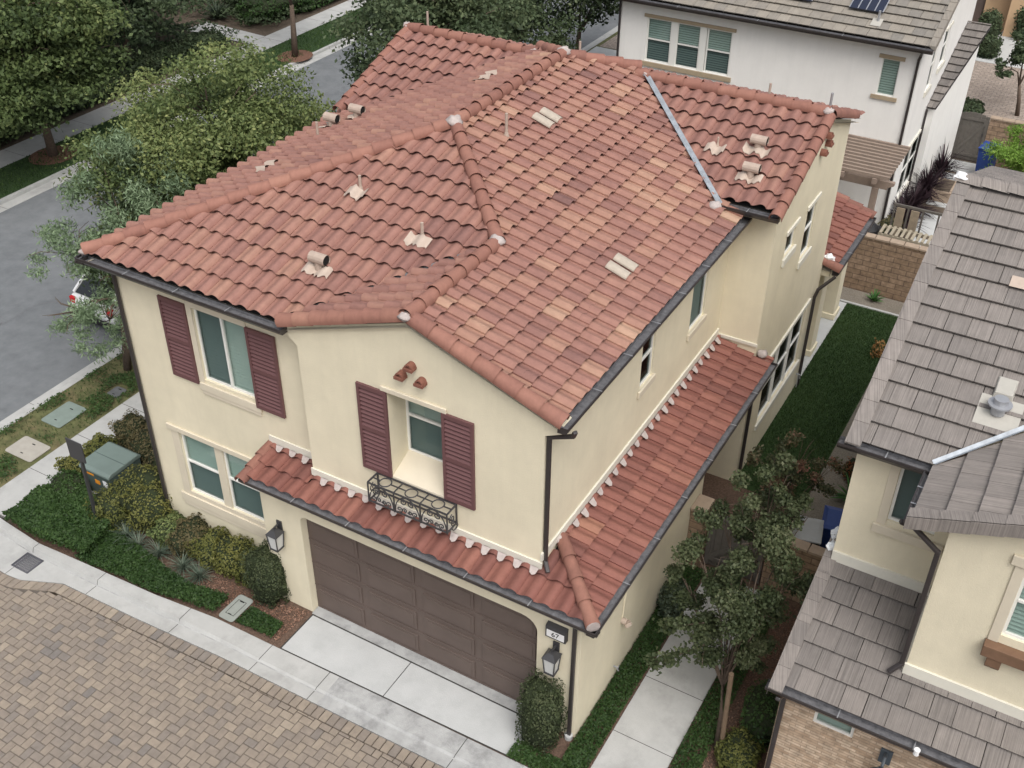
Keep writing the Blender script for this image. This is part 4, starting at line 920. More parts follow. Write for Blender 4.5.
    for ww, a, b_, z, zt_ in ((w7, 8.97, 9.80, 5.46, 6.02), (w8, 10.37, 11.27, 4.72, 5.98)):
        t = MB(); t.box(XW+.002, XW+.05, a, b_, z-.17, z); t.build('sill', M['flash'], ww, bevel=.008)
        t = MB(); t.box(XW+.002, XW+.045, a, b_, zt_, zt_+.10); t.build('header', M['flash'], ww, bevel=.008)
    for i, (a, b_) in enumerate(((9.20, 10.13), (10.19, 11.11), (11.17, 12.10))):
        ww = window(house, 'x', XW-.04, a, b_, 1.0, 2.72, -1, 'hung', dark='all', blind=False, frame=.035)
        if i == 0:
            t = MB(); t.box(XW+.002, XW+.05, 9.05, 12.25, .86, 1.0); t.build('sill', M['flash'], ww, bevel=.008)
            t = MB(); t.box(XW+.002, XW+.05, 9.05, 12.25, 2.72, 2.82); t.build('header', M['flash'], ww, bevel=.008)
        if i < 2:
            t = MB(); t.box(XW-.09, XW-.01, b_, b_+.06, 1.0, 2.72); t.build('mullion', M['vinyl'], ww)
    b = MB(); b.box(-1.68, -1.61, 6.2, 7.2, -.05, 2.1); b.build('side_door', M['door'], house)
    # decorative clay barrels in the gables
    def barrel(p, axis):
        b = MB(); r = .075; k = 10; P = Vector(p)
        for j in range(k):
            a0, a1 = math.pi*j/k, math.pi*(j+1)/k
            for ra, rb in ((r, r), (r*.62, r*.62)):
                q = []
                for ang, dd in ((a0, 0), (a1, 0), (a1, -.13), (a0, -.13)):
                    c_, s_ = math.cos(ang)*ra, math.sin(ang)*ra
                    q.append(P+(Vector((c_, dd, s_)) if axis == 'y' else Vector((-dd, c_, s_))))
                b.poly(q)
            q = []
            for ang, ra in ((a0, r), (a1, r), (a1, r*.62), (a0, r*.62)):
                c_, s_ = math.cos(ang)*ra, math.sin(ang)*ra
                q.append(P+(Vector((c_, -.13, s_)) if axis == 'y' else Vector((.13, c_, s_))))
            b.poly(q)
        if axis == 'y': b.box(P.x-r*1.15, P.x+r*1.15, P.y-.15, P.y-.001, P.z-.05, P.z+.0)
        else: b.box(P.x+.001, P.x+.15, P.y-r*1.15, P.y+r*1.15, P.z-.05, P.z+.0)
        b.cm = 1
        k2 = [P+(Vector((math.cos(math.pi*j/8)*r*.62, -.012, math.sin(math.pi*j/8)*r*.62)) if axis == 'y' else Vector((.012, math.cos(math.pi*j/8)*r*.62, math.sin(math.pi*j/8)*r*.62))) for j in range(9)]
        b.poly(k2)
        b.build('vent_barrel', [M['shutter_clay'], M['dark']], house)
    M['shutter_clay'] = mat('red_clay', (.20, .085, .06), .8, .2, 12)
    for p in ((-3.31, YG, 6.90), (-3.50, YG, 6.67), (-3.12, YG, 6.67)): barrel(p, 'y')
    for p in ((XW, 10.86, 7.55), (XW, 10.98, 7.33), (XW, 10.66, 7.24)): barrel(p, 'x')
    # ---------------- garage door
    b = MB(); b.box(-5.95, -.84, .165, .20, .0, 2.62)
    rows, cols = 4, 4; W = 5.11/cols; H = 2.5/rows
    for r_ in range(rows):
        for c_ in range(cols):
            x0, z0 = -5.95+c_*W, .03+r_*H
            b.box(x0+.09, x0+W-.09, .140, .1645, z0+.09, z0+H-.09); b.box(x0+.15, x0+W-.15, .130, .1395, z0+.15, z0+H-.15)
        b.box(-5.95, -.84, .158, .1645, r_*H+.012, r_*H+.03)
        b.box(-5.95, -.84, .148, .1645, r_*H+.045, r_*H+.06)
    b.build('garage_door', M['door'], house, bevel=.006)
    # ---------------- iron balcony basket
    b = MB(); x0, x1, y0, y1, z0, z1 = -4.16, -2.54, -.10, .20, 3.92, 4.33; r = .011
    X = [x0+(x1-x0)*i/3 for i in range(4)]
    for z in (z0, z1):
        b.bar((x0, y0, z), (x1, y0, z), .025, .025); b.bar((x0, y0, z), (x0, y1, z), .025, .025); b.bar((x1, y0, z), (x1, y1, z), .025, .025)
    b.bar((x0, y1-.01, z1), (x1, y1-.01, z1), .025, .025); b.bar((x0, y1-.01, z0), (x1, y1-.01, z0), .025, .025)
    for x in (x0, x1): b.bar((x, y1-.01, z0-.05), (x, y1-.01, z1+.12), .025, .025)
    for x in X: b.bar((x, y0, z0-.03), (x, y0, z1), .022, .022); b.bar((x, y0, z1), (x, y1, z1), .02, .018)
    def ring(c, rad, plane, a0=0, a1=360, n=16, rr=.012, sq=1):
        pts = []
        for i in range(n+1):
            a = R(a0+(a1-a0)*i/n); u, v_ = rad*math.cos(a), rad*math.sin(a)*sq
            pts.append((c[0]+u, c[1], c[2]+v_) if plane == 'xz' else ((c[0], c[1]+u, c[2]+v_) if plane == 'yz' else (c[0]+u, c[1]+v_, c[2])))
        b.tube(pts, rr, 5)
    def spiral(c, rad, turns, a0, plane='xz', n=18):
        pts = []
        for i in range(n+1):
            f = i/n; a = R(a0)+turns*2*math.pi*f; q = rad*(1-.8*f); u, v_ = q*math.cos(a), q*math.sin(a)
            pts.append((c[0]+u, c[1], c[2]+v_) if plane == 'xz' else (c[0], c[1]+u, c[2]+v_))
        b.tube(pts, .0115, 5)
    for i in range(3):
        xc = (X[i]+X[i+1])/2; ring((xc, (y0+y1)/2, z1), .11, 'xy'); b.bar((X[i], (y0+y1)/2, z1), (xc-.11, (y0+y1)/2, z1), .018, .018); b.bar((xc+.11, (y0+y1)/2, z1), (X[i+1], (y0+y1)/2, z1), .018, .018)
        ring((xc, y0, z0+.02), .25, 'xz', 0, 180, sq=1.5)
        for sx in (-1, 1):
            spiral((xc+sx*.085, y0, z1-.13), .07, 1.2*sx, 90); spiral((xc+sx*.16, y0, z0+.09), .065, -1.2*sx, 270); spiral((xc+sx*.05, y0, z0+.10), .05, 1.2*sx, 200)
    for x in (x0, x1): spiral((x, (y0+y1)/2, z0+.2), .1, 1.3, 90, 'yz'); spiral((x, (y0+y1)/2+.03, z0+.09), .06, -1.2, 270, 'yz'); ring((x, y1-.06, z0-.02), .09, 'yz', 180, 340)
    b.build('balcony_basket', M['iron'], house)
    # ---------------- wall lanterns
    def lantern(x, y, z):
        b = MB(); b.box(x-.06, x+.06, y-.03, y-.002, z+.10, z+.42); b.bar((x, y-.02, z+.36), (x, y-.17, z+.36), .03, .03); b.bar((x, y-.17, z+.38), (x, y-.17, z+.30), .02, .02)
        c0, c1 = .10, .135; yc = y-.17
        b.add([(x-c1, yc-c1, z+.22), (x+c1, yc-c1, z+.22), (x+c1, yc+c1, z+.22), (x-c1, yc+c1, z+.22), (x-.05, yc-.05, z+.32), (x+.05, yc-.05, z+.32), (x+.05, yc+.05, z+.32), (x-.05, yc+.05, z+.32)], [(0, 1, 5, 4), (1, 2, 6, 5), (2, 3, 7, 6), (3, 0, 4, 7), (4, 5, 6, 7), (0, 3, 2, 1)])
        for sx in (-1, 1):
            for sy in (-1, 1): b.bar((x+sx*.088, yc+sy*.088, z-.14), (x+sx*.115, yc+sy*.115, z+.22), .018, .018)
        b.box(x-.10, x+.10, yc-.10, yc+.10, z-.17, z-.14); b.box(x-.05, x+.05, yc-.05, yc+.05, z-.20, z-.17)
        l = b.build('wall_lantern', M['iron'], house)
        g_ = MB(); q0, q1 = .082, .108
        g_.add([(x-q0, yc-q0, z-.138), (x+q0, yc-q0, z-.138), (x+q0, yc+q0, z-.138), (x-q0, yc+q0, z-.138), (x-q1, yc-q1, z+.215), (x+q1, yc-q1, z+.215), (x+q1, yc+q1, z+.215), (x-q1, yc+q1, z+.215)], [(0, 1, 5, 4), (1, 2, 6, 5), (2, 3, 7, 6), (3, 0, 4, 7)])
        g_.build('glass', M['lampglass'], l)
    lantern(-6.50, 0, 1.83); lantern(-.45, 0, 1.90)
    # number plate
    b = MB(); b.box(-.63, -.24, -.10, -.002, 2.46, 2.72); b.prism([(-.63, -.10, 2.72), (-.63, -.002, 2.72), (-.63, -.002, 2.76)], (.39, 0, 0)); n = b.build('number_sign', M['iron'], house, bevel=.008)
    b = MB(); b.box(-.60, -.27, -.108, -.1005, 2.50, 2.655); pl = b.build('plate', M['plate'], n)
    cu = bpy.data.curves.new('digits', 'FONT'); cu.body = '67'; cu.size = .15; cu.extrude = .002; cu.align_x = 'CENTER'; cu.align_y = 'CENTER'
    to = bpy.data.objects.new('digits_tmp', cu); C.objects.link(to); dg = bpy.context.evaluated_depsgraph_get(); me = bpy.data.meshes.new_from_object(to.evaluated_get(dg)); bpy.data.objects.remove(to)
    me.transform(Matrix.Translation((-.435, -.112, 2.578)) @ Matrix.Rotation(R(90), 4, 'X')); me.materials.clear(); me.materials.append(M['ink'])
    o = bpy.data.objects.new('digits', me); C.objects.link(o); attach(o, n)
    # side wall bits: exterior vent hood, hose bib, conduit
    b = MB(); b.tube([(.002, 1.75, 1.42), (.10, 1.75, 1.42)], .06, 12); b.tube([(.10, 1.75, 1.42), (.14, 1.75, 1.36)], .075, 12); b.build('vent_hood', M['lead'], house)
    b = MB(); b.bar((.012, 1.75, 1.5), (.012, 1.9, 2.9), .02, .02, (1, 0, 0)); b.build('conduit', M['stucco'], house)
    b = MB(); b.tube([(.002, 1.55, .35), (.09, 1.55, .35), (.10, 1.55, .28)], .018, 8); b.tube([(.09, 1.50, .36), (.09, 1.60, .36)], .012, 6); b.build('hose_tap', M['strap'], house)
    b = MB(); b.tube([(.002, 12.25, .55), (.10, 12.25, .55), (.11, 12.25, .44)], .02, 8); b.tube([(.06, 12.25, .15), (.06, 12.25, .6)], .015, 6); b.build('hose_tap', M['strap'], house)
    # ---------------- roof fittings
    def patch(S, x, y, wid=2.0, ln=.34, par=roof, m='lead', seed=0, h=.078):
        """dressed flashing sheet that follows the tile waves"""
        u, v_ = S.uv(x, y); b = MB(); rnd = random.Random(seed); n = int(wid*12); vs = []
        for i in range(n+1):
            a = (i/n-.5)*wid; uu = u+a*S.pitch; f = ((uu-uoff(S))/S.pitch) % 1.0
            hh = np.interp(f, [q[0] for q in PROF], [q[1] for q in PROF])
            cut = .05*math.sin(i*1.3)+.04*math.cos(i*.6)
            vs += [S.pos(uu, v_-ln/2+cut*.6, hh+h), S.pos(uu, v_+ln/2*.7+cut*.3, hh+h-.004)]
        b.add(vs, [(2*i, 2*i+2, 2*i+3, 2*i+1) for i in range(n)])
        return b.build('vent_flashing', M[m], par, smooth=True)
    OFF = {id(right): yR, id(front): .4, id(left): 0, id(wf): -.12, id(pr): -.5}
    uoff = lambda S: OFF.get(id(S), 0)
    def tvent(S, x, y, par, seed=0, along=(1, 0, 0)):
        patch(S, x, y, 1.7, .26, par, seed=seed); u, v_ = S.uv(x, y); p = S.pos(u, v_+.05, .06); b = MB(); a = Vector(along)
        b.tube([p, p+Vector((0, 0, .20))], .075, 14); q = p+Vector((0, 0, .21)); k = 10; A_ = []; B_ = []
        sd = a.cross(Vector((0, 0, 1)))
        for j in range(k+1):
            th = math.pi*(-.25+1.5*j/k); o_ = sd*math.cos(th)*.10+Vector((0, 0, 1))*math.sin(th)*.10; A_.append(q-a*.16+o_); B_.append(q+a*.18+o_)
        b.add(A_+B_, [(j, j+1, k+2+j, k+1+j) for j in range(k)]); b.add(A_, [tuple(range(k+1))]); b.cm = 1
        b.add([q+a*.165+sd*math.cos(2*math.pi*j/12)*.085+Vector((0, 0, 1))*math.sin(2*math.pi*j/12)*.085 for j in range(12)], [tuple(range(12))])
        b.build('roof_vent', [M['vent'], M['dark']], par, smooth=False)
    def pipe(S, x, y, par, ht=.42, r=.028, fl=True, seed=0, m='vent'):
        if fl: patch(S, x, y, 1.35, .28, par, seed=seed)
        u, v_ = S.uv(x, y); p = S.pos(u, v_+.1, .04); b = MB(); b.tube([p, p+Vector((0, 0, .09))], r*2.0, 12, r1=r*1.2); b.tube([p, p+Vector((0, 0, ht))], r, 10); b.build('vent_pipe', M[m], par)
    def tilevent(S, x, y, par):
        u, v_ = S.uv(x, y); i = math.floor((u-uoff(S))/S.pitch); b = MB()
        for k in (0, 1):
            u0 = uoff(S)+(i+k)*S.pitch-.01; vs = []
            for j in range(9):
                th = math.pi*j/8; vs += [S.pos(u0+.33*S.pitch-math.cos(th)*.115, v_-.20, .095+.07*math.sin(th)), S.pos(u0+.33*S.pitch-math.cos(th)*.115, v_+.20, .085+.07*math.sin(th))]
            b.add(vs, [(2*j, 2*j+2, 2*j+3, 2*j+1) for j in range(8)]); b.add(vs[0::2], [tuple(range(9))])
        b.build('vent_tile', M['lead2'], par, smooth=False)
    M['lead2'] = mat('pale_vent_tile', (.40, .35, .29), .8, .12, 10)
    tvent(front, -5.96, 1.30, roof, 1); pipe(front, -6.36, 3.05, roof, .30, seed=2); pipe(front, -4.62, 2.45, roof, .30, seed=3)
    tilevent(right, -4.62, 7.0, roof); tilevent(right, -1.58, 4.1, roof); pipe(right, -4.72, 5.72, roof, .46, fl=False)
    tvent(wf, -.95, 9.15, wr, 4); tvent(wf, -.80, 8.40, wr, 5); pipe(wf, -1.75, 8.95, wr, .22, r=.02, seed=6)
    tvent(left, -9.35, 6.95, roof, 7); tvent(left, -9.75, 6.55, roof, 8); pipe(left, -9.55, 5.75, roof, .38, fl=False); patch(left, -9.3, 4.05, 2, .3, roof); patch(left, -6.9, 8.5, 2, .34, roof)
    pipe(wb, -10.05, 11.0, wr, .5, fl=False); pipe(wb, -1.36, 10.9, wr, .40, fl=False); pipe(wb, -.05, 10.9, wr, .45, fl=False, m='strap'); pipe(wb, -5.9, 11.0, wr, .5, fl=False)
main_house()

# ==================================================================================== RIGHT-HAND NEIGHBOUR
nb = tag(empty('house', (7, 5, 0)), 'cream neighbour house with grey flat concrete roof tiles and a stone-veneer garage front', 'house')
def neighbour():
    sn = .36; A = []
    w = MB()
    wall(w, 'y', 2.25, 3.27, 4.84, 3.6, 6.75, [(3.92, 4.62, 5.38, 6.55)], .1, 1); wall(w, 'x', 3.27, 2.25, 12, -.15, 6.75, [(4.6, 5.6, 4.9, 6.0)], .1, 1)
    w.poly([(3.27, 2.25, 6.75), (3.27, 12, 6.75), (3.27, 7.32, 8.6)])
    wall(w, 'y', 12, 3.27, 13, -.15, 6.75); wall(w, 'x', 13, .95, 12, -.15, 6.75)
    wall(w, 'y', .95, 4.84, 13, 3.4, 6.55, [(5.86, 7.6, 5.2, 6.5)], .1, 1); wall(w, 'x', 4.84, .95, 2.25, 3.4, 6.85)
    w.poly([(4.84, .95, 6.55), (13, .95, 6.55), (13, .95, 6.9), (8.9, .95, 8.15), (4.84, .95, 6.88)])
    w.build('wall', M['stucco'], nb)
    v = MB(); wall(v, 'y', .40, 3.28, 5.62, -.15, 3.32, [(3.83, 4.45, 2.55, 2.98)], .1, 1); wall(v, 'y', .40, 5.62, 11, 2.45, 3.32); v.build('veneer_wall', M['veneer'], nb)
    v = MB(); wall(v, 'x', 3.28, .40, 2.4, -.15, 3.5); wall(v, 'x', 5.62, .40, .8, -.15, 2.45); v.build('veneer_return', M['stucco_trim'], nb)
    g = MB(); g.box(5.62, 10.5, .62, .68, 0, 2.45); g.build('garage_door', M['door'], nb)
    mf = Slope((0, 1.93, 6.79), (1, 0), (0, 1), sn, pitch=.335, expo=.40); mbk = Slope((0, 12.71, 6.79), (-1, 0), (0, -1), sn, pitch=.335, expo=.40)
    bl = Slope((4.30, 0, 6.79), (0, -1), (1, 0), sn, pitch=.335, expo=.40); pn = Slope((0, -.03, 3.43), (1, 0), (0, 1), .345, pitch=.335, expo=.40)
    # main front slope stops at the valley where the bay roof rises: bay higher when x-4.30 > y-1.45
    tiles(A, mf, .06, 5.40, 3.12, 13.4, [[(1, -1, 2.37), (-1, 0, -3.12), (0, 1, 7.32)]], 'flat', 61, base=.5, spread=.15); underlay(A, mf, [(3.12, 1.93), (4.3, 1.93), (9.69, 7.32), (3.12, 7.32)])
    tiles(A, mbk, 0, 5.40, -13.4, -3.12, [[(-1, 0, -3.12), (0, -1, -7.32), (1, 0, 13.2)]], 'flat', 62, base=.5, spread=.22); underlay(A, mbk, [(3.12, 7.32), (13.2, 7.32), (13.2, 12.71), (3.12, 12.71)])
    tiles(A, bl, .06, 5.0, -8, -.76, [[(-1, 1, -2.41), (0, -1, -.78), (1, 0, 8.9)]], 'flat', 63, base=.6, spread=.18); underlay(A, bl, [(4.3, .78), (8.9, .78), (8.9, 6.5), (4.3, 1.93)])
    br = Slope((13.5, 0, 6.79), (0, 1), (-1, 0), sn, pitch=.335, expo=.40); tiles(A, br, 0, 4.6, .76, 8, [[(0, -1, -.78), (-1, 0, -8.9), (1, 1, 16)]], 'flat', 64, base=.5, spread=.25)
    rf = join(A, 'roof', [M['grey_tile'], M['dark'], M['wood']], nb)
    c = MB(); zr = 6.79+sn*5.39
    rnd = random.Random(9)
    def flatcap(mb, p0, p1, w0, w1, ln=.42, drop=.22):
        """folded rake or ridge caps, one per tile"""
        p0 = Vector(p0); p1 = Vector(p1); d = (p1-p0); n = max(1, round(d.length/ln)); d.normalize(); x = d.cross(Vector((0, 0, 1))).normalized(); L_ = (p1-p0).length
        for i in range(n):
            a = p0+d*(L_*i/n-.02); b = p0+d*(L_*(i+1)/n+.02); t = min(max(rnd.gauss(.6, .15), 0), 1); up = Vector((0, 0, .010)); th = Vector((0, 0, .028))
            va = [a-x*w0+up+Vector((0, 0, -drop[0])), a-x*w0*.98+up, a+x*w1*.98+up, a+x*w1+up+Vector((0, 0, -drop[1]))]; vb = [b-x*w0+Vector((0, 0, -drop[0])), b-x*w0*.98, b+x*w1*.98, b+x*w1+Vector((0, 0, -drop[1]))]
            mb.add(va+vb, [(0, 1, 5, 4), (1, 2, 6, 5), (2, 3, 7, 6)], t); mb.add([va[1], va[2], va[2]-th, va[1]-th], [(0, 1, 2, 3)], t*.6)
    flatcap(c, (3.14, 1.88, 6.79+.07), (3.14, 7.32, zr+.07), .0, .20, drop=(.0, .0)); capbuild(c, 'rake_cap', M['grey_tile'], rf); c = MB(); flatcap(c, (3.13, 1.88, 6.79+.066), (3.13, 7.32, zr+.066), .02, .02, drop=(.18, .0)); capbuild(c, 'rake_edge', M['grey_tile'], rf); c = MB()
    for f_, a_ in ((1, 0),):
        c2 = MB()
    k = MB(); 
    def ridgecap(p0, p1, seed):
        r_ = random.Random(seed); p0 = Vector(p0); p1 = Vector(p1); L_ = (p1-p0).length; d = (p1-p0).normalized(); n = round(L_/.42); x = d.cross(Vector((0, 0, 1))).normalized()
        for i in range(n):
            a = p0+d*(L_*i/n-.02)+Vector((0, 0, .025)); b = p0+d*(L_*(i+1)/n+.02); t = min(max(r_.gauss(.55, .15), 0), 1); pr = [(-.17, -.055), (-.13, -.02), (-.05, .035), (.05, .035), (.13, -.02), (.17, -.055)]
            va = [a+x*q+Vector((0, 0, z)) for q, z in pr]; vb = [b+x*q+Vector((0, 0, z)) for q, z in pr]; m_ = len(pr)
            k.add(va+vb, [(j, j+1, m_+j+1, m_+j) for j in range(m_-1)], t); k.add(va+[v_-Vector((0, 0, .03)) for v_ in va], [(j, j+1, m_+j+1, m_+j) for j in range(m_-1)], t)
    ridgecap((3.10, 7.32, zr+.09), (13.2, 7.32, zr+.09), 1); capbuild(k, 'ridge_cap', M['grey_tile'], rf); k = MB(); ridgecap((8.9, .75, 6.79+sn*4.6+.09), (8.9, 5.6, 6.79+sn*4.6+.09), 2)
    capbuild(k, 'ridge_cap', M['grey_tile'], rf)
    flatcap(c, (4.30, .80, 6.79+.075), (8.9, .80, 6.79+sn*4.6+.075), .10, .10, drop=(.0, .0)); capbuild(c, 'rake_cap', M['grey_tile'], rf); c = MB(); flatcap(c, (4.30, .71, 6.79+.058), (8.9, .71, 6.79+sn*4.6+.058), .0, .02, drop=(.0, .20))
    capbuild(c, 'rake_edge', M['grey_tile'], rf)
    b = MB(); b.blob((3.16, 7.27, zr+.08), .12, .10, .09, jit=.35, seed=4); b.build('mortar_patch', M['paperwhite'], rf)
    v = MB(); d = .07; n = Vector((1, -1, 0)).normalized()
    a = Vector((4.34, 1.97, 6.79+.085)); e = Vector((9.66, 7.28, zr+.085)); up = Vector((0, 0, .03))
    v.add([a-n*.05+up, a, a+n*.05+up, e-n*.05+up, e, e+n*.05+up], [(0, 1, 4, 3), (1, 2, 5, 4)]); v.build('valley_flashing', M['steel'], rf)
    # roof vent with square base and white cap
    v_ = 2.98-1.93+.12; p = mf.pos(4.90, v_, .05); b = MB()
    b.add([mf.pos(4.62, v_-.26, .055), mf.pos(5.22, v_-.26, .055), mf.pos(5.22, v_+.26, .055), mf.pos(4.62, v_+.26, .055), mf.pos(4.62, v_-.26, .03), mf.pos(5.22, v_-.26, .03)], [(0, 1, 2, 3), (0, 1, 5, 4)]); b.build('vent_flashing', M['lead3'], rf)
    b = MB(); b.tube([p, p+Vector((0, 0, .26))], .10, 16); b.tube([p+Vector((0, 0, .15)), p+Vector((0, 0, .175))], .17, 18); b.build('vent_pipe', M['strap'], rf)
    b = MB(); q = mf.pos(4.93, v_+.42, .06); b.add([mf.pos(4.76, v_+.24, .06), mf.pos(5.04, v_+.24, .06), mf.pos(5.04, v_+.62, .05), mf.pos(4.76, v_+.62, .05), mf.pos(4.78, v_+.28, .14), mf.pos(5.02, v_+.28, .14), mf.pos(5.02, v_+.60, .08), mf.pos(4.78, v_+.60, .08)], [(4, 5, 6, 7), (0, 1, 5, 4), (1, 2, 6, 5), (2, 3, 7, 6), (3, 0, 4, 7)]); b.build('roof_vent', M['lead3'], rf, bevel=.01)
    b = MB(); b.add([mf.pos(4.45, 3.42, .075), mf.pos(4.72, 3.42, .075), mf.pos(4.72, 3.64, .073), mf.pos(4.45, 3.64, .073)], [(0, 1, 2, 3)]); b.build('tile_patch', M['lead'], rf)
    # pent roof over the garage
    A = []
    tiles(A, pn, .10, 2.5, 3.16, 13.4, [[(-1, 0, -3.16), (1, 0, 4.84), (0, 1, 2.25)], [(-1, 0, -4.84), (1, 0, 13.2), (0, 1, .95)], [(-1, 0, -3.16), (1, 0, 3.27), (0, -1, -2.25), (0, 1, 2.62)]], 'flat', 65, base=.36, spread=.15)
    underlay(A, pn, [(3.16, -.03), (13.2, -.03), (13.2, .95), (4.84, .95), (4.84, 2.25), (3.27, 2.25), (3.27, 2.6), (3.16, 2.6)])
    pp = join(A, 'pent_roof', [M['grey_tile'], M['dark'], M['wood']], nb)
    c = MB(); flatcap(c, (3.17, -.06, 3.43+.055), (3.17, 2.62, 3.43+.345*2.65+.055), .0, .19, drop=(0, 0)); flatcap(c, (3.16, -.06, 3.43+.05), (3.16, 2.62, 3.43+.345*2.65+.05), .02, .02, drop=(.18, 0)); capbuild(c, 'rake_cap', M['grey_tile'], pp)
    f = MB(); z1, z2 = 3.43+.345*2.28, 3.43+.345*.98; f.box(3.27, 4.80, 2.21, 2.248, z1+.02, z1+.22); f.box(4.82, 13, .91, .948, z2+.02, z2+.24); f.prism([(4.802, .95, z2+.04), (4.802, 2.2, z1+.04), (4.802, 2.2, z1+.10), (4.802, .95, z2+.10)], (.036, 0, 0)); f.build('flashing_board', M['flash'], pp)
    b = MB(); b.blob((3.22, 2.42, z1+.12), .09, .10, .09, jit=.3, seed=8); b.blob((3.20, 2.66, z1+.2), .08, .12, .10, jit=.3, seed=9); b.build('mortar_patch', M['paperwhite'], pp)
    gutter(nb, (3.02, 2.02, 6.80), (4.40, 2.02, 6.80), (0, -1)); gutter(nb, (4.42, .70, 6.80), (4.42, 1.86, 6.80), (-1, 0), straps=.5); gutter(nb, (3.10, .10, 3.44), (13, .10, 3.44), (0, -1), straps=1.1)
    downpipe(nb, [(4.24, .80, 6.66), (4.40, .88, 6.58), (4.78, .90, 6.28), (4.78, .90, 4.0), (4.66, .80, 3.86)]); downpipe(nb, [(3.32, -.06, 3.3), (3.34, .30, 3.05), (3.34, .35, 2.9), (3.34, .35, .05)])
    e = MB(); e.box(3.2, 4.3, 2.0, 2.248, 6.66, 6.72); e.box(4.34, 4.838, .95, 2.2, 6.62, 6.68); e.box(3.2, 10, .0, .398, 3.3, 3.35); e.build('soffit', M['wood'], nb)
    w1 = window(nb, 'y', 2.29, 3.92, 4.62, 5.38, 6.55, 1, 'one', dark='all')
    t = MB(); t.box(3.74, 4.80, 2.19, 2.248, 5.12, 5.28); t.box(3.78, 3.92, 2.232, 2.248, 5.28, 6.6); t.build('sill', M['stucco_trim'], w1, bevel=.01)
    w2 = window(nb, 'y', .99, 5.86, 7.6, 5.2, 6.5, 1, 'hung', dark='none')
    t = MB(); t.box(5.70, 7.8, .78, .948, 4.86, 5.06); t.build('ledge', M['wood'], w2, bevel=.01)
    for x in (5.80, 7.4):
        t = MB(); t.prism([(x, .948, 4.58), (x, .90, 4.58), (x, .80, 4.70), (x, .80, 4.86), (x, .948, 4.86)], (.19, 0, 0)); t.build('bracket', M['wood'], w2)
    t = MB(); t.box(5.72, 5.86, .925, .948, 5.06, 6.62); t.box(5.66, 7.8, .90, .948, 6.5, 6.66); t.build('casing', M['stucco_trim'], w2, bevel=.008)
    w3 = window(nb, 'y', .43, 3.83, 4.45, 2.55, 2.98, 1, 'one', dark='none', blind=True)
    # barn-style lamp on the veneer
    b = MB(); x, z = 4.98, 2.25; b.box(x-.09, x+.09, .365, .398, z+.12, z+.42); b.tube([(x, .38, z+.36), (x, .22, z+.42), (x, .12, z+.36), (x, .12, z+.25)], .025, 8); b.tube([(x, .12, z+.27), (x, .12, z+.15), (x, .12, z+.05)], .06, 14, r1=.20); b.build('wall_lamp', mat('blue_grey_metal', (.07, .085, .10), .5, spec=.4), nb)
    b = MB(); b.tube([(5.35, -.04, 3.36), (5.35, -.04, 3.46)], .045, 10); b.build('camera_dome', M['plate'], nb)
M['lead3'] = mat('white_flashing', (.40, .385, .345), .7, .08, 8)
neighbour()

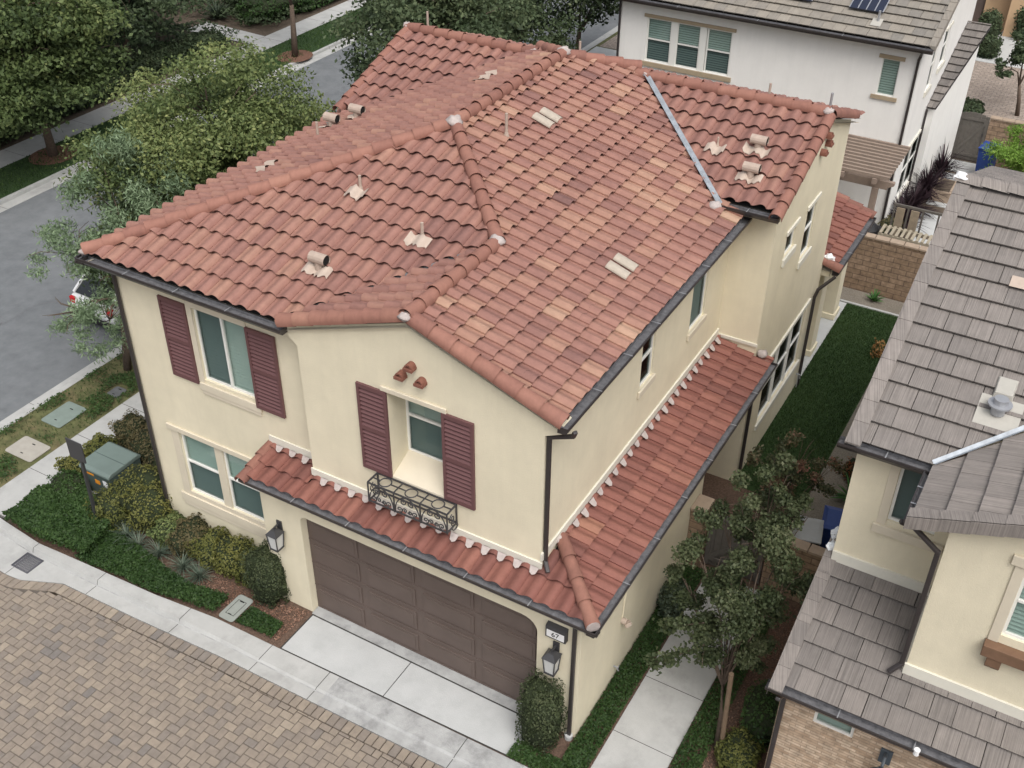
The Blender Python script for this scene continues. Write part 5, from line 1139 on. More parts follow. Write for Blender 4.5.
# ==================================================================================== WHITE HOUSE BEHIND
wh = tag(empty('house', (-5, 28, 0)), 'white stucco house behind with tan flat-tile roof and a triple window', 'house')
def white_house():
    w = MB(); y0 = 22.0; x1 = -.28; x0 = -10.0
    wall(w, 'y', y0, x0, x1, -.15, 6.12, [(-8.98, -6.06, 4.10, 5.52), (-1.37, -.84, 4.46, 5.56)], .1, 1)
    wall(w, 'x', x1, y0, 30.6, -.15, 6.12, [(23.95, 24.6, 4.1, 5.55), (25.4, 26.2, 4.4, 5.6), (23.1, 26.4, .7, 2.45)], .1, -1)
    w.poly([(x1, y0, 6.12), (x1, 30.6, 6.12), (x1, 26.3, 7.75)]); wall(w, 'x', x0, y0, 30.6, -.15, 6.12); wall(w, 'y', 30.6, x0, x1, -.15, 6.12)
    w.build('wall', M['white'], wh)
    A = []; S = Slope((0, 21.62, 6.20), (1, 0), (0, 1), .36, pitch=.34, expo=.40); S2 = Slope((0, 30.98, 6.20), (-1, 0), (0, -1), .36, pitch=.34, expo=.40)
    tiles(A, S, 0, 4.7, -10.4, .1, [[(1, 0, .06), (-1, 0, 10.4), (0, 1, 26.3)]], 'flat', 71, base=.55, spread=.25); underlay(A, S, [(.06, 21.62), (.06, 26.3), (-10.4, 26.3), (-10.4, 21.62)])
    tiles(A, S2, 0, 4.7, -.1, 10.4, [[(1, 0, .06), (-1, 0, 10.4), (0, -1, -26.3)]], 'flat', 72); underlay(A, S2, [(.06, 30.98), (.06, 26.3), (-10.4, 26.3), (-10.4, 30.98)])
    rf = join(A, 'roof', [M['tan_tile'], M['dark'], M['gutter']], wh)
    k = MB(); rnd = random.Random(4)
    for i in range(12):
        a = Vector((.0, 21.6+i*.4, 6.2+.36*(i*.4)+.08)); b = a+Vector((0, .44, .44*.36-.02)); t = rnd.gauss(.55, .15)
        k.add([a+Vector((-.11, 0, 0)), a+Vector((.09, 0, 0)), a+Vector((.10, 0, -.16)), b+Vector((-.11, 0, 0)), b+Vector((.09, 0, 0)), b+Vector((.10, 0, -.16))], [(0, 1, 4, 3), (1, 2, 5, 4), (0, 1, 2)], t)
    capbuild(k, 'rake_cap', M['tan_tile'], rf)
    for x in (-5.95, -4.9, -2.75):
        p = MB(); p.add([S.pos(x, 1.0, .14), S.pos(x+1.0, 1.0, .14), S.pos(x+1.0, 2.7, .14), S.pos(x, 2.7, .14), S.pos(x, 1.0, .10), S.pos(x+1.0, 1.0, .10)], [(0, 1, 2, 3), (0, 1, 5, 4)]); p.cm = 1
        for q in (0, .25, .5, .75, 1.0): p.bar(S.pos(x+q, 1.0, .145), S.pos(x+q, 2.7, .145), .03, .01)
        p.build('solar_panel', [M['solar'], M['strap']], rf)
    b = MB(); b.add([S.pos(-1.95, .45, .075), S.pos(-1.65, .45, .075), S.pos(-1.65, .80, .07), S.pos(-1.95, .80, .07)], [(0, 1, 2, 3)]); b.build('vent_flashing', M['lead3'], rf)
    b = MB(); p = S.pos(-1.78, .68, .05); b.tube([p, p+Vector((0, 0, .32))], .035, 10); b.build('vent_pipe', M['strap'], rf)
    gutter(wh, (-10.4, 21.60, 6.18), (.06, 21.60, 6.18), (0, -1), straps=3)
    e = MB(); e.box(-10.3, .0, 21.62, 21.998, 6.02, 6.08); e.build('soffit', M['gutter'], wh)
    downpipe(wh, [(-.22, 21.55, 6.06), (-.30, 21.9, 5.85), (-.34, 21.95, 5.7), (-.34, 21.95, .1)]); downpipe(wh, [(-9.95, 21.95, 6.0), (-9.95, 21.95, .1)]); downpipe(wh, [(-.22, 24.85, 3.2), (-.24, 24.85, .1)])
    f = None
    for i, (a, b_) in enumerate(((-8.98, -8.12), (-7.94, -7.12), (-6.9, -6.06))):
        ww = window(wh, 'y', y0+.04, a, b_, 4.10, 5.52, 1, 'hung')
        if i == 0:
            t = MB(); t.box(-9.08, -5.95, y0-.05, y0-.002, 5.54, 5.64); t.build('header', M['trimtan'], ww); t = MB(); t.box(-9.10, -5.94, y0-.06, y0-.002, 3.94, 4.08); t.build('sill', M['trimtan'], ww)
        if i < 2:
            t = MB(); t.box(b_, b_+.20, y0+.005, y0+.09, 4.10, 5.52); t.build('mullion', M['vinyl'], ww)
    ww = window(wh, 'y', y0+.04, -1.37, -.84, 4.46, 5.56, 1, 'one', frame=.03, dark='none')
    t = MB(); t.box(-1.48, -.72, y0-.05, y0-.002, 5.58, 5.69); t.build('header', M['trimtan'], ww); t = MB(); t.box(-1.50, -.72, y0-.06, y0-.002, 4.34, 4.45); t.build('sill', M['trimtan'], ww)
    for a, b_, z0, z1 in ((23.95, 24.6, 4.1, 5.55), (25.4, 26.2, 4.4, 5.6)):
        ww = window(wh, 'x', x1-.04, a, b_, z0, z1, -1, 'hung', dark='all', blind=False, frame=.03); t = MB(); t.box(x1+.002, x1+.05, a-.1, b_+.1, z0-.16, z0); t.build('sill', M['flash'], ww); t = MB(); t.box(x1+.002, x1+.04, a-.08, b_+.08, z1, z1+.08); t.build('header', M['flash'], ww)
    for a, b_ in ((23.1, 24.15), (24.22, 25.28), (25.35, 26.4)):
        ww = window(wh, 'x', x1-.04, a, b_, .7, 2.45, -1, 'hung', dark='all', blind=False)
    t = MB(); t.box(x1+.002, x1+.05, 23.0, 26.5, .58, .7); t.build('sill', M['flash'], ww); t = MB(); t.box(x1+.002, x1+.05, 23.0, 26.5, 2.45, 2.55); t.build('header', M['flash'], ww)
    # single-storey garage wing along the side, its roof rising away
    A = []; L_ = Slope((0, 25.0, 3.2), (1, 0), (0, 1), .33, pitch=.30, expo=.40)
    tiles(A, L_, 0, 6.9, -.4, 1.6, [[(-1, 0, .27), (1, -.11, -2.75), (0, 1, 29.6)]], 'flat', 73, base=.3); underlay(A, L_, [(-.27, 25), (0, 25), (.506, 29.6), (-.27, 29.6)])
    join(A, 'side_roof', [M['grey_tile'], M['dark'], M['gutter']], wh)
    w = MB(); f = lambda y: 3.2+.33*(y-25)-.14
    w.add([(-.27, 25.2, -.1), (-.04, 25.2, -.1), (.36, 29.0, -.1), (-.27, 29.0, -.1), (-.27, 25.2, f(25.2)), (-.04, 25.2, f(25.2)), (.36, 29.0, f(29.0)), (-.27, 29.0, f(29.0))], [(0, 1, 5, 4), (1, 2, 6, 5), (2, 3, 7, 6), (4, 5, 6, 7)]); w.build('side_wall', M['white'], wh)
white_house()

# ---------- tan house across the rear alley
th = tag(empty('house', (0, 50, 0)), 'tan stucco house with a dark garage across the far alley', 'house')
def tan_house():
    w = MB(); wall(w, 'y', 45.2, -9, 1.5, -.1, 6.0, [(-3.8, -1.75, 0, 2.6)], .2, 1); wall(w, 'x', -.55, 44.2, 45.2, -.1, 6); wall(w, 'y', 44.2, -.55, 8, -.1, 6); w.build('wall', M['tan'], th)
    g = MB(); g.box(-3.8, -1.75, 45.35, 45.4, 0, 2.6); g.build('garage_door', M['door'], th)
    b = MB(); b.tube([(-1.25, 45.0, 1.7), (-1.25, 45.0, 2.2)], .12, 8); b.box(-1.33, -1.17, 45.05, 45.19, 1.9, 2.4); b.build('wall_lantern', M['iron'], th)
    r_ = MB(); r_.add([(-9.5, 44.6, 6), (8, 43.6, 6), (8, 50, 8.3), (-9.5, 50, 8.3)], [(0, 1, 2, 3)]); r_.build('roof', M['gutter_in'], th)
tan_house()

# ==================================================================================== GARDEN WALLS, GATES, PERGOLA
def bwall(label, axis, co, th, u0, u1, z1, capm=.06):
    t = tag(empty('garden_wall', ((u0+u1)/2, co, 0) if axis == 'y' else (co, (u0+u1)/2, 0)), label, 'wall')
    b = MB(); abox(b, axis, co, co+th, u0, u1, -.1, z1); b.build('blockwork', M['brickwall'] if axis == 'y' else M['brickside'], t)
    b = MB(); u = u0-.02
    while u < u1: e = min(u+.40, u1+.02); abox(b, axis, co-.025, co+th+.025, u+.004, e-.004, z1, z1+capm); u += .41
    b.build('cap', M['cap'], t, bevel=.006); return t
bwall('tan block garden wall across the back of the lawn', 'y', 18.15, .2, -.6, 3.6, 1.72)
bwall('short block wall beside the blue bin and the neighbour house', 'y', 5.2, .2, 1.62, 3.25, 1.42)
bwall('block wall left of the wooden gate near the white house', 'y', 29.1, .2, -.3, .28, 1.75)
bwall('block wall right of the wooden gate, behind the bright green bush', 'y', 29.1, .2, 1.34, 6, 1.72)
pl = tag(empty('gate_pier', (.2, 5.2, 0)), 'narrow brick pier against the side of the cream garage', 'pier')
b = MB(); b.box(.004, .30, 4.98, 5.40, -.1, 1.62); b.build('blockwork', M['brickwall'], pl); b = MB(); b.box(.002, .34, 4.94, 5.44, 1.62, 1.70); b.build('cap', M['cap'], pl, bevel=.01)
def gate(x0, x1, y, z1, label, brace=True, arch=False):
    g = tag(empty('gate', ((x0+x1)/2, y, 0)), label, 'gate'); b = MB(); n = int((x1-x0)/.14); st = (x1-x0)/n
    for i in range(n):
        zz = z1+(.10*math.sin(math.pi*(i+.5)/n) if arch else 0); b.box(x0+i*st+.004, x0+(i+1)*st-.004, y, y+.03, .06, zz)
    b.build('board_panel', M['gate'], g); f = MB()
    for z in (.2, z1-.18): f.box(x0, x1, y-.03, y-.002, z, z+.10)
    f.bar((x0+.08, y-.018, .28), (x1-.08, y-.018, z1-.2), .10, .03, (0, 1, 0)); f.box(x0, x0+.09, y-.028, y-.001, .06, z1); f.box(x1-.09, x1, y-.028, y-.001, .06, z1)
    f.build('gate_frame', M['gate'], g); h = MB(); h.bar((x1-.12, y-.05, 1.0), (x1-.12, y-.05, 1.14), .03, .03); h.build('handle', M['iron'], g)
gate(.36, 1.58, 5.26, 1.5, 'grey side gate between the brick pier and short block wall behind the young tree')
gate(.30, 1.32, 29.15, 1.72, 'weathered wooden gate with a diagonal brace beside the dark blue bin', arch=True)
pg = tag(empty('pergola', (-1, 20.7, 0)), 'tan wooden pergola with parallel slats attached to the white house', 'pergola')
def pergola():
    for i in range(11):
        y = 19.45+i*.245; b = MB(); b.box(-3.4, .0+.0*i, y, y+.075, 2.98, 3.07); b.build('slat', M['pergola'], pg)
    b = MB(); b.box(-3.3, -.06, 19.78, 19.92, 2.52, 2.78); b.prism([(-.06, 19.78, 2.78), (-.06, 19.78, 2.58), (.12, 19.78, 2.68), (.12, 19.78, 2.78)], (0, .14, 0)); b.build('beam', M['pergola'], pg, bevel=.01)
    for x in (-2.6, -1.35, -.40):
        b = MB(); b.box(x-.07, x+.07, 19.40, 21.98, 2.79, 2.96); b.build('rafter', M['pergola'], pg)
    for x in (-.40, -3.1):
        b = MB(); b.box(x-.09, x+.09, 19.76, 19.94, 0, 2.52); b.build('post', M['pergola'], pg, bevel=.01)
pergola()
fb = tag(empty('slatted_fence', (.8, 19.6, 0)), 'low weathered wooden frame with slats behind the garden wall', 'fence')
def slat_fence():
    b = MB(); b.box(.2, 1.6, 19.98, 20.04, 2.02, 2.09)
    for x in (.22, .62, 1.05, 1.5): b.box(x, x+.05, 19.98, 20.03, .0, 2.02)
    b.build('frame', M['gate'], fb); s_ = MB()
    for x in (.32, .74): s_.box(x, x+.24, 19.94, 19.975, .5, 2.0)
    s_.build('board', mat('weathered_board', (.27, .22, .16), .9, .2, 8), fb); l = MB()
    for i in range(10): l.box(.12+i*.15, .20+i*.15, 19.0, 19.6, 1.52, 1.56)
    l.box(.1, 1.6, 19.0, 19.05, 1.46, 1.52); l.box(.1, 1.6, 19.55, 19.6, 1.46, 1.52); l.box(.12, .18, 19.0, 19.06, 0, 1.46); l.box(1.5, 1.56, 19.0, 19.06, 0, 1.46); l.build('slatted_top', mat('weathered_slat', (.33, .29, .22), .9, .2, 8), fb)
slat_fence()
b = MB(); b.box(-.55, .02, 19.25, 19.9, .0, 1.3); b.blob((-.27, 19.55, 1.3), .30, .33, .22, jit=.08, seed=2); tag(b.build('grill_cover', M['cover']), 'black covered grill beside the pergola post', 'grill')
pb = tag(empty('planter_box', (.8, 25.7, 0)), 'tan wooden planter box among the stepping slabs', 'planter'); b = MB(); b.box(.50, 1.10, 25.2, 26.3, .03, .42); b.build('box', M['cap'], pb, bevel=.015); b = MB(); b.box(.56, 1.04, 25.26, 26.24, .421, .426); b.build('soil', M['soil'], pb)

# ==================================================================================== BINS, UTILITY BOXES, SIGN, CAR
def bin_(x, y, rz, body, lid, label, grp=None, h=.94):
    t = tag(empty('wheelie_bin', (x, y, 0)), label, 'bin', grp); Rm = Matrix.Rotation(rz, 4, 'Z')
    P = lambda a: tuple(Vector((x, y, 0))+Rm @ Vector(a))
    b = MB(); q0, q1 = .22, .29
    b.add([P(p) for p in ((-q0, -.24, .05), (q0, -.24, .05), (q0, .24, .05), (-q0, .24, .05), (-q1, -.32, h), (q1, -.32, h), (q1, .34, h), (-q1, .34, h))], [(0, 1, 2, 3), (0, 1, 5, 4), (1, 2, 6, 5), (2, 3, 7, 6), (3, 0, 4, 7)]); b.build('body', body, t, bevel=.02)
    b = MB(); k = .31
    b.add([P(p) for p in ((-k, -.36, h), (k, -.36, h), (k, .36, h), (-k, .36, h), (-k, -.36, h+.03), (k, -.36, h+.03), (k, .36, h+.05), (-k, .36, h+.05), (-.22, -.28, h+.06), (.22, -.28, h+.06), (.22, .22, h+.09), (-.22, .22, h+.09))], [(0, 1, 5, 4), (1, 2, 6, 5), (2, 3, 7, 6), (3, 0, 4, 7), (8, 9, 10, 11), (4, 5, 9, 8), (5, 6, 10, 9), (6, 7, 11, 10), (7, 4, 8, 11)]); b.build('lid', lid, t, bevel=.015)
    b = MB(); b.tube([P((-.26, .40, h-.02)), P((.26, .40, h-.02))], .018, 8); b.build('handle', body, t)
    for sx in (-1, 1):
        b = MB(); b.tube([P((sx*.24, .30, .12)), P((sx*.29, .30, .12))], .12, 14); b.build('wheel', M['rubber'], t)
bin_(2.58, 6.95, R(10), M['binblue'], M['binblue'], 'blue wheelie bin against the cream neighbour wall, beside the green rosette plant')
bin_(2.12, 6.35, R(12), M['binblack'], M['bingrey'], 'black wheelie bin with a pale grey lid behind the short block wall')
bin_(1.68, 28.0, R(-8), M['binblue'], M['binblue'], 'dark blue wheelie bin right of the weathered wooden gate', h=1.15)
tr = tag(empty('transformer_box', (-12.3, .75, 0)), 'pale green pad-mounted transformer cabinet among yellow-green shrubs by the pavement', 'utility box')
def transformer():
    x0, x1, y0, y1, h = -12.72, -11.82, .30, 1.22, .82
    b = MB(); b.box(x0-.08, x1+.08, y0-.08, y1+.08, -.05, .06); b.build('pad', M['concrete'], tr)
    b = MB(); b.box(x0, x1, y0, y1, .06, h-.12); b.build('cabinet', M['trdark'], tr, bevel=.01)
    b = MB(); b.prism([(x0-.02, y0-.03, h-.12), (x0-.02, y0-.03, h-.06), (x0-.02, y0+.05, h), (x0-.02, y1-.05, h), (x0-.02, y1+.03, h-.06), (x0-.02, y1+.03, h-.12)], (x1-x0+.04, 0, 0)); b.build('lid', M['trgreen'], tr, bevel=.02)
    b = MB(); b.box(x0-.021, x1+.021, (y0+y1)/2-.008, (y0+y1)/2+.008, h-.001, h+.003); b.build('seam', M['trdark'], tr)
    b = MB(); b.box(x0+.40, x0+.55, y0-.006, y0-.001, .40, .52); b.build('warning_label', M['orange'], tr); b = MB(); b.box(x0+.12, x0+.40, y0-.006, y0-.001, .60, .65); b.build('notice', M['orange'], tr)
    b = MB(); b.box(x0+.66, x0+.80, y0-.006, y0-.001, .40, .58); b.build('notice', M['paperwhite'], tr); b = MB(); b.box(x1+.001, x1+.03, y0+.35, y0+.45, .35, .5); b.build('handle', M['trgreen'], tr)
transformer()
def lid_(x0, x1, y0, y1, z, m, label, name='utility_lid', rot=0, inset=False):
    t = tag(empty(name, ((x0+x1)/2, (y0+y1)/2, z)), label, 'utility cover'); r_ = .07; b = MB(); pts = []
    cx, cy = (x0+x1)/2, (y0+y1)/2
    for ox, oy, a0 in ((x1-r_, y1-r_, 0), (x0+r_, y1-r_, 90), (x0+r_, y0+r_, 180), (x1-r_, y0+r_, 270)):
        for k in range(5):
            a = R(a0+k*22.5); px, py = ox+r_*math.cos(a)-cx, oy+r_*math.sin(a)-cy; pts.append((cx+px*math.cos(rot)-py*math.sin(rot), cy+px*math.sin(rot)+py*math.cos(rot), z))
    b.prism(pts, (0, 0, .025)); b.build('cover', m, t, bevel=.008)
    c = MB(); c.box(cx-.05, cx+.05, cy+(y1-y0)*.25, cy+(y1-y0)*.25+.03, z+.0255, z+.028); c.box(cx-.04, cx+.04, cy-(y1-y0)*.3, cy-(y1-y0)*.3+.025, z+.0255, z+.028)
    c.build('pull_slot', M['dark'], t)
    if inset:
        c = MB(); w2, h2 = (x1-x0)*.28, (y1-y0)*.30
        for a, b_, d, e in ((-w2, w2, -h2, -h2+.012), (-w2, w2, h2-.012, h2), (-w2, -w2+.012, -h2, h2), (w2-.012, w2, -h2, h2)): c.box(cx+a, cx+b_, cy+d, cy+e, z+.0252, z+.027)
        c.build('reader_lid', M['joint'], t)
lid_(-15.72, -15.05, 1.55, 2.46, .0, mat('green_lid', (.19, .235, .21), .7, .12, 5), 'rounded green utility lid in the dry grass verge')
lid_(-15.52, -14.62, .30, .95, .0, mat('beige_lid', (.36, .34, .30), .9, .10, 5, .3, 60), 'rounded beige concrete utility lid in the verge, nearest the corner')
lid_(-15.15, -14.78, 3.15, 3.55, .0, mat('grey_lid', (.12, .125, .13), .9, .2, 6), 'small dark grey lid in the verge beyond the green one')
lid_(-7.53, -7.15, -1.08, -.40, .02, mat('meter_lid', (.27, .29, .265), .85, .10, 5), 'grey-green meter lid set in mulch next to the driveway hedge', inset=True)
gr = tag(empty('drain_grate', (-12.05, -1.97, -.03)), 'dark iron drain grate in the gutter at the corner of the alley', 'drain grate')
def grate():
    b = MB(); x0, x1, y0, y1, z = -12.28, -11.82, -2.17, -1.77, -.012
    for i in range(10): u = x0+.02+i*(x1-x0-.04)/9; b.box(u-.008, u+.008, y0, y1, z-.02, z)
    for j in range(8): v = y0+.02+j*(y1-y0-.04)/7; b.box(x0, x1, v-.008, v+.008, z-.018, z-.002)
    for a in ((x0-.02, x1+.02, y0-.02, y0), (x0-.02, x1+.02, y1, y1+.02), (x0-.02, x0, y0, y1), (x1, x1+.02, y0, y1)): b.box(*a, z-.03, z+.004)
    b.build('bars', mat('cast_iron', (.10, .10, .115), .6, .2, 10, metal=.3), gr); d = MB(); d.box(x0, x1, y0, y1, z-.03, z-.0225); d.build('pit', M['dark'], gr)
grate()
sg = tag(empty('street_sign', (-11.5, -.48, 0)), 'black street sign on a slim black post, seen from behind in the ground cover', 'sign')
def street_sign():
    b = MB(); b.bar((-11.5, -.48, -.1), (-11.5, -.42, 2.3), .06, .06); b.build('post', M['iron'], sg)
    b = MB(); b.box(-11.74, -11.28, -.50, -.47, 1.98, 2.50); b.build('panel', M['iron'], sg, bevel=.01)
    b = MB(); b.bar((-11.5, -.46, 2.05), (-11.5, -.46, 2.46), .02, .02); b.build('bracket', M['strap'], sg)
    b = MB(); b.bar((-11.4, -.55, .15), (-10.95, -.75, .05), .012, .012); b.build('wire', M['plate'], sg)
street_sign()
car = tag(empty('parked_car', (-17.75, 7.6, -.13)), 'white hatchback parked at the kerb, half hidden by the grey-green tree', 'car')
def parked_car():
    x0, x1, y0, z0 = -18.62, -16.92, 5.25, -.13; xc = (x0+x1)/2
    # longitudinal profile lofted over tapering half widths
    low = [(0.0, .42), (.05, .30), (.5, .24), (4.3, .24), (4.45, .34), (4.5, .5)]
    st = [(0.0, .55, .80, .78), (.06, .40, .92, .83), (.30, .30, .98, .85), (.9, .22, .97, .86), (2.0, .22, .95, .86), (3.2, .22, .92, .86), (4.0, .24, .86, .84), (4.35, .32, .74, .76), (4.48, .42, .62, .62)]
    b = MB(); rings = []
    for yy, zl, zu, hw in st:
        rings.append([(xc-hw*.90, y0+yy, z0+zl), (xc-hw, y0+yy, z0+zl+.12), (xc-hw*1.0, y0+yy, z0+zu-.14), (xc-hw*.93, y0+yy, z0+zu), (xc+hw*.93, y0+yy, z0+zu), (xc+hw, y0+yy, z0+zu-.14), (xc+hw, y0+yy, z0+zl+.12), (xc+hw*.90, y0+yy, z0+zl)])
    vs = [p for r_ in rings for p in r_]; n = 8
    b.add(vs, [(i*n+j, i*n+(j+1) % n, (i+1)*n+(j+1) % n, (i+1)*n+j) for i in range(len(st)-1) for j in range(n)]+[tuple(range(n))[::-1], tuple((len(st)-1)*n+j for j in range(n))]); b.build('body', M['carpaint'], car, smooth=True, bevel=.03)
    cab = [(.16, .97, .76), (.62, 1.40, .62), (1.2, 1.50, .60), (2.1, 1.49, .60), (3.05, .94, .74)]
    b = MB(); rings = [[(xc-hw, y0+yy, z0+zz), (xc+hw, y0+yy, z0+zz)] for yy, zz, hw in cab]
    base = [[(xc-.80, y0+yy, z0+.93), (xc+.80, y0+yy, z0+.93)] for yy, zz, hw in cab]
    for i in range(4): b.poly([base[i][0], base[i+1][0], rings[i+1][0], rings[i][0]]); b.poly([base[i][1], base[i+1][1], rings[i+1][1], rings[i][1]]); b.poly([rings[i][0], rings[i][1], rings[i+1][1], rings[i+1][0]])
    b.build('cabin_glass', M['carglass'], car)
    b = MB(); b.add([(xc-.60, y0+.56, z0+1.415), (xc+.60, y0+.56, z0+1.415), (xc+.58, y0+1.2, z0+1.525), (xc-.58, y0+1.2, z0+1.525), (xc-.58, y0+2.15, z0+1.505), (xc+.58, y0+2.15, z0+1.505), (xc-.61, y0+.56, z0+1.38), (xc+.61, y0+.56, z0+1.38)], [(0, 1, 2, 3), (3, 2, 5, 4), (0, 1, 7, 6)])
    for sx in (-1, 1): b.bar((xc+sx*.62, y0+.58, z0+1.40), (xc+sx*.77, y0+.16, z0+.97), .09, .05); b.bar((xc+sx*.60, y0+2.1, z0+1.48), (xc+sx*.74, y0+3.05, z0+.94), .07, .05); b.bar((xc+sx*.615, y0+1.3, z0+1.49), (xc+sx*.79, y0+1.3, z0+.95), .08, .03)
    b.build('roof', M['carpaint'], car)
    for sx in (-1, 1):
        b = MB(); b.box(xc+sx*.70-.10, xc+sx*.70+.10, y0-.02, y0+.14, z0+.72, z0+.92); b.build('tail_light', M['tail'], car, bevel=.03)
        for yy in (.85, 3.55):
            b = MB(); b.tube([(xc+sx*.66, y0+yy, z0+.31), (xc+sx*.865, y0+yy, z0+.31)], .31, 20); wq = b.build('wheel', M['rubber'], car); b = MB(); b.tube([(xc+sx*.85, y0+yy, z0+.31), (xc+sx*.872, y0+yy, z0+.31)], .20, 16); b.build('rim', M['rim'], wq)
    b = MB(); b.box(xc-.78, xc+.78, y0-.03, y0+.08, z0+.26, z0+.42); b.build('bumper', M['rubber'], car, bevel=.03); b = MB(); b.box(xc-.24, xc+.24, y0-.012, y0-.004, z0+.56, z0+.68); b.build('number_plate', M['plate'], car)
parked_car()

# ==================================================================================== PLANTING
def P(*l): return [tuple(q) for q in l]
# trees on the near verge
tree('street_tree', (-15.4, 8.1, 0), [(-15.3, 8.3, 5.0, 2.7, 2.9, 2.0), (-15.8, 6.4, 4.6, 2.1, 2.0, 1.6), (-14.8, 10.2, 4.2, 2.0, 2.0, 1.7), (-16.8, 8.4, 4.6, 1.9, 2.2, 1.5), (-15.5, 8.6, 6.3, 1.9, 1.9, 1.2), (-14.6, 8.0, 3.4, 1.9, 2.6, 1.4), (-15.6, 5.6, 3.2, 1.5, 1.6, 1.2), (-15.2, 7.4, 2.7, 1.6, 2.0, 1.0)], 86000, .105, L_green, 'big yellow-green street tree on the verge left of the red roof', seed=101, trunk_r=.14, hue=.22, tmid=.46)
tree('olive_tree', (-15.45, 4.2, 0), [(-15.2, 4.8, 4.8, 1.1, 1.0, 1.6), (-16.4, 4.0, 3.5, 1.2, 1.1, .9), (-14.7, 5.6, 4.7, 1.0, 1.0, 1.4), (-15.5, 3.0, 2.3, .8, .8, .7), (-15.3, 4.4, 2.9, 1.0, 1.0, 1.0), (-14.6, 3.3, 2.1, .8, .9, .8), (-15.7, 5.2, 3.0, 1.2, 1.1, 1.0)], 21000, .13, L_olive, 'feathery grey-green tree over the parked car at the roof corner', seed=102, trunk_r=.07, aspect=.22, droop=-1.3, stems=3, shell=.9, jit=1.2)
tree('street_tree', (-15.4, 16.4, 0), [(-15.0, 17.2, 5.0, 2.4, 2.6, 2.2), (-14.6, 19.4, 5.0, 2.3, 2.4, 2.0), (-14.4, 17.4, 3.2, 1.8, 2.4, 1.6), (-15.2, 17.6, 6.6, 2.0, 2.2, 1.3)], 42000, .15, L_dark, 'dark green street tree just behind the left gable of the red roof', seed=103, trunk_r=.13, hue=.2, tmid=.5)
tree('street_tree', (-15.3, 23.2, 0), [(-15.2, 23.0, 4.6, 2.6, 2.8, 2.2), (-14.6, 25.6, 4.4, 2.4, 2.6, 2.1), (-15.4, 21.0, 4.6, 2.2, 2.2, 2.0), (-14.6, 23.4, 2.8, 2.2, 2.8, 1.4), (-15.0, 23.4, 6.4, 2.0, 2.4, 1.3)], 32000, .16, L_dark, 'dark street tree behind the middle of the red ridge', seed=104, trunk_r=.13, hue=.2, tmid=.45)
tree('street_tree', (-15.2, 29.2, 0), [(-14.9, 29.0, 4.5, 2.5, 2.6, 2.0), (-14.3, 31.6, 4.8, 2.2, 2.2, 1.8), (-13.6, 29.6, 4.4, 1.8, 2.0, 1.6)], 20000, .17, L_dark, 'dark street tree next to the left edge of the white house', seed=105, trunk_r=.13, hue=.2, tmid=.4)
# far side of the street
tree('street_tree', (-27.8, 12.6, 0), [(-27.8, 12.4, 4.0, 3.0, 3.0, 2.0), (-28.2, 9.8, 4.2, 2.7, 2.7, 2.0), (-27.2, 14.4, 3.6, 2.0, 2.0, 1.5), (-27.6, 11.5, 5.6, 2.5, 2.6, 1.5), (-27.0, 8.5, 3.0, 2.2, 2.4, 1.5), (-27.0, 11.6, 2.7, 1.9, 2.2, 1.1), (-28.6, 14.6, 4.8, 2.2, 2.4, 1.7)], 42000, .17, L_green, 'large tree at the top left corner across the street', seed=106, trunk_r=.16, hue=.15, tmid=.34)
tree('street_tree', (-26.9, 25.2, 0), [(-26.9, 25.2, 5.0, 1.9, 1.9, 1.5), (-27.2, 24.2, 5.6, 1.5, 1.6, 1.2)], 6000, .17, L_green, 'slim-trunked street tree standing in a mulch ring across the street', seed=107, trunk_r=.13, tmid=.4)
ring = [(-26.9+.75*math.cos(i*.3927), 25.2+.85*math.sin(i*.3927)) for i in range(16)]
slab('mulch_ring', ring, .006, mat('red_mulch', (.15, .08, .055), .95, .4, 22, .8, 35))
slab('mulch_ring', [(-27.8+.8*math.cos(i*.3927), 12.6+.9*math.sin(i*.3927)) for i in range(16)], .006, MATS['red_mulch'])
for i, (x, y, z, r_, lb) in enumerate(((-32.0, 20.5, 3.6, 3.5, 'dark broad tree in the garden across the street, above the big yellow-green tree'), (-32.5, 15.0, 3.4, 3.5, 'dark garden tree behind the trunk at the top left'), (-37, 25, 3.0, 3.2, 'shadowy garden tree at the top edge beyond the side path'), (-34.5, 9, 3, 3.2, 'dark garden tree outside the top left corner'), (-36, 33, 3.4, 3.2, 'dark garden tree beyond the far hedge'), (-31.5, 38, 3.4, 3.0, 'dark tree past the end of the far hedge'), (-22, 42, 3.4, 3.2, 'dark tree far up the street'), (-13, 40, 3.6, 3.2, 'dark tree behind the white house corner'))):
    tree('garden_tree', (x, y, 0), [(x, y, z, r_, r_, z*.80), (x+.8, y-1.4, z*.9, r_*.7, r_*.7, z*.6), (x-.6, y+1.5, z*1.1, r_*.7, r_*.7, z*.6)], 15000, .2, L_dark, lb, seed=110+i, trunk_r=.15, tmid=.36, hue=.15)
for i, (x, y, rx, ry, h, lb) in enumerate(((-31.5, 29.8, 1.2, 2.4, 1.0, 'clipped far hedge beyond the side path'), (-30.7, 33.6, .8, 3.6, .7, 'long low hedge beside the far pavement'), (-33.2, 30.5, 1.0, 2.6, 1.3, 'taller hedge behind the clipped one across the street'), (-30.8, 23.6, .7, 1.0, .7, 'rounded dark bush before the side path'), (-30.9, 21.0, .7, 1.3, .8, 'rounded dark bush under the broad garden tree'), (-30.6, 16.5, .7, 2.4, .6, 'low hedge along the far pavement near the trunk'), (-30.7, 11.0, .8, 3.0, .8, 'low hedge at the left edge across the street'))):
    shrub('hedge', (x, y), rx, ry, h, 2600, .13, L_cover if i < 2 else L_dark, lb, seed=130+i, boxy=.6, cat='hedge', tmid=.35)
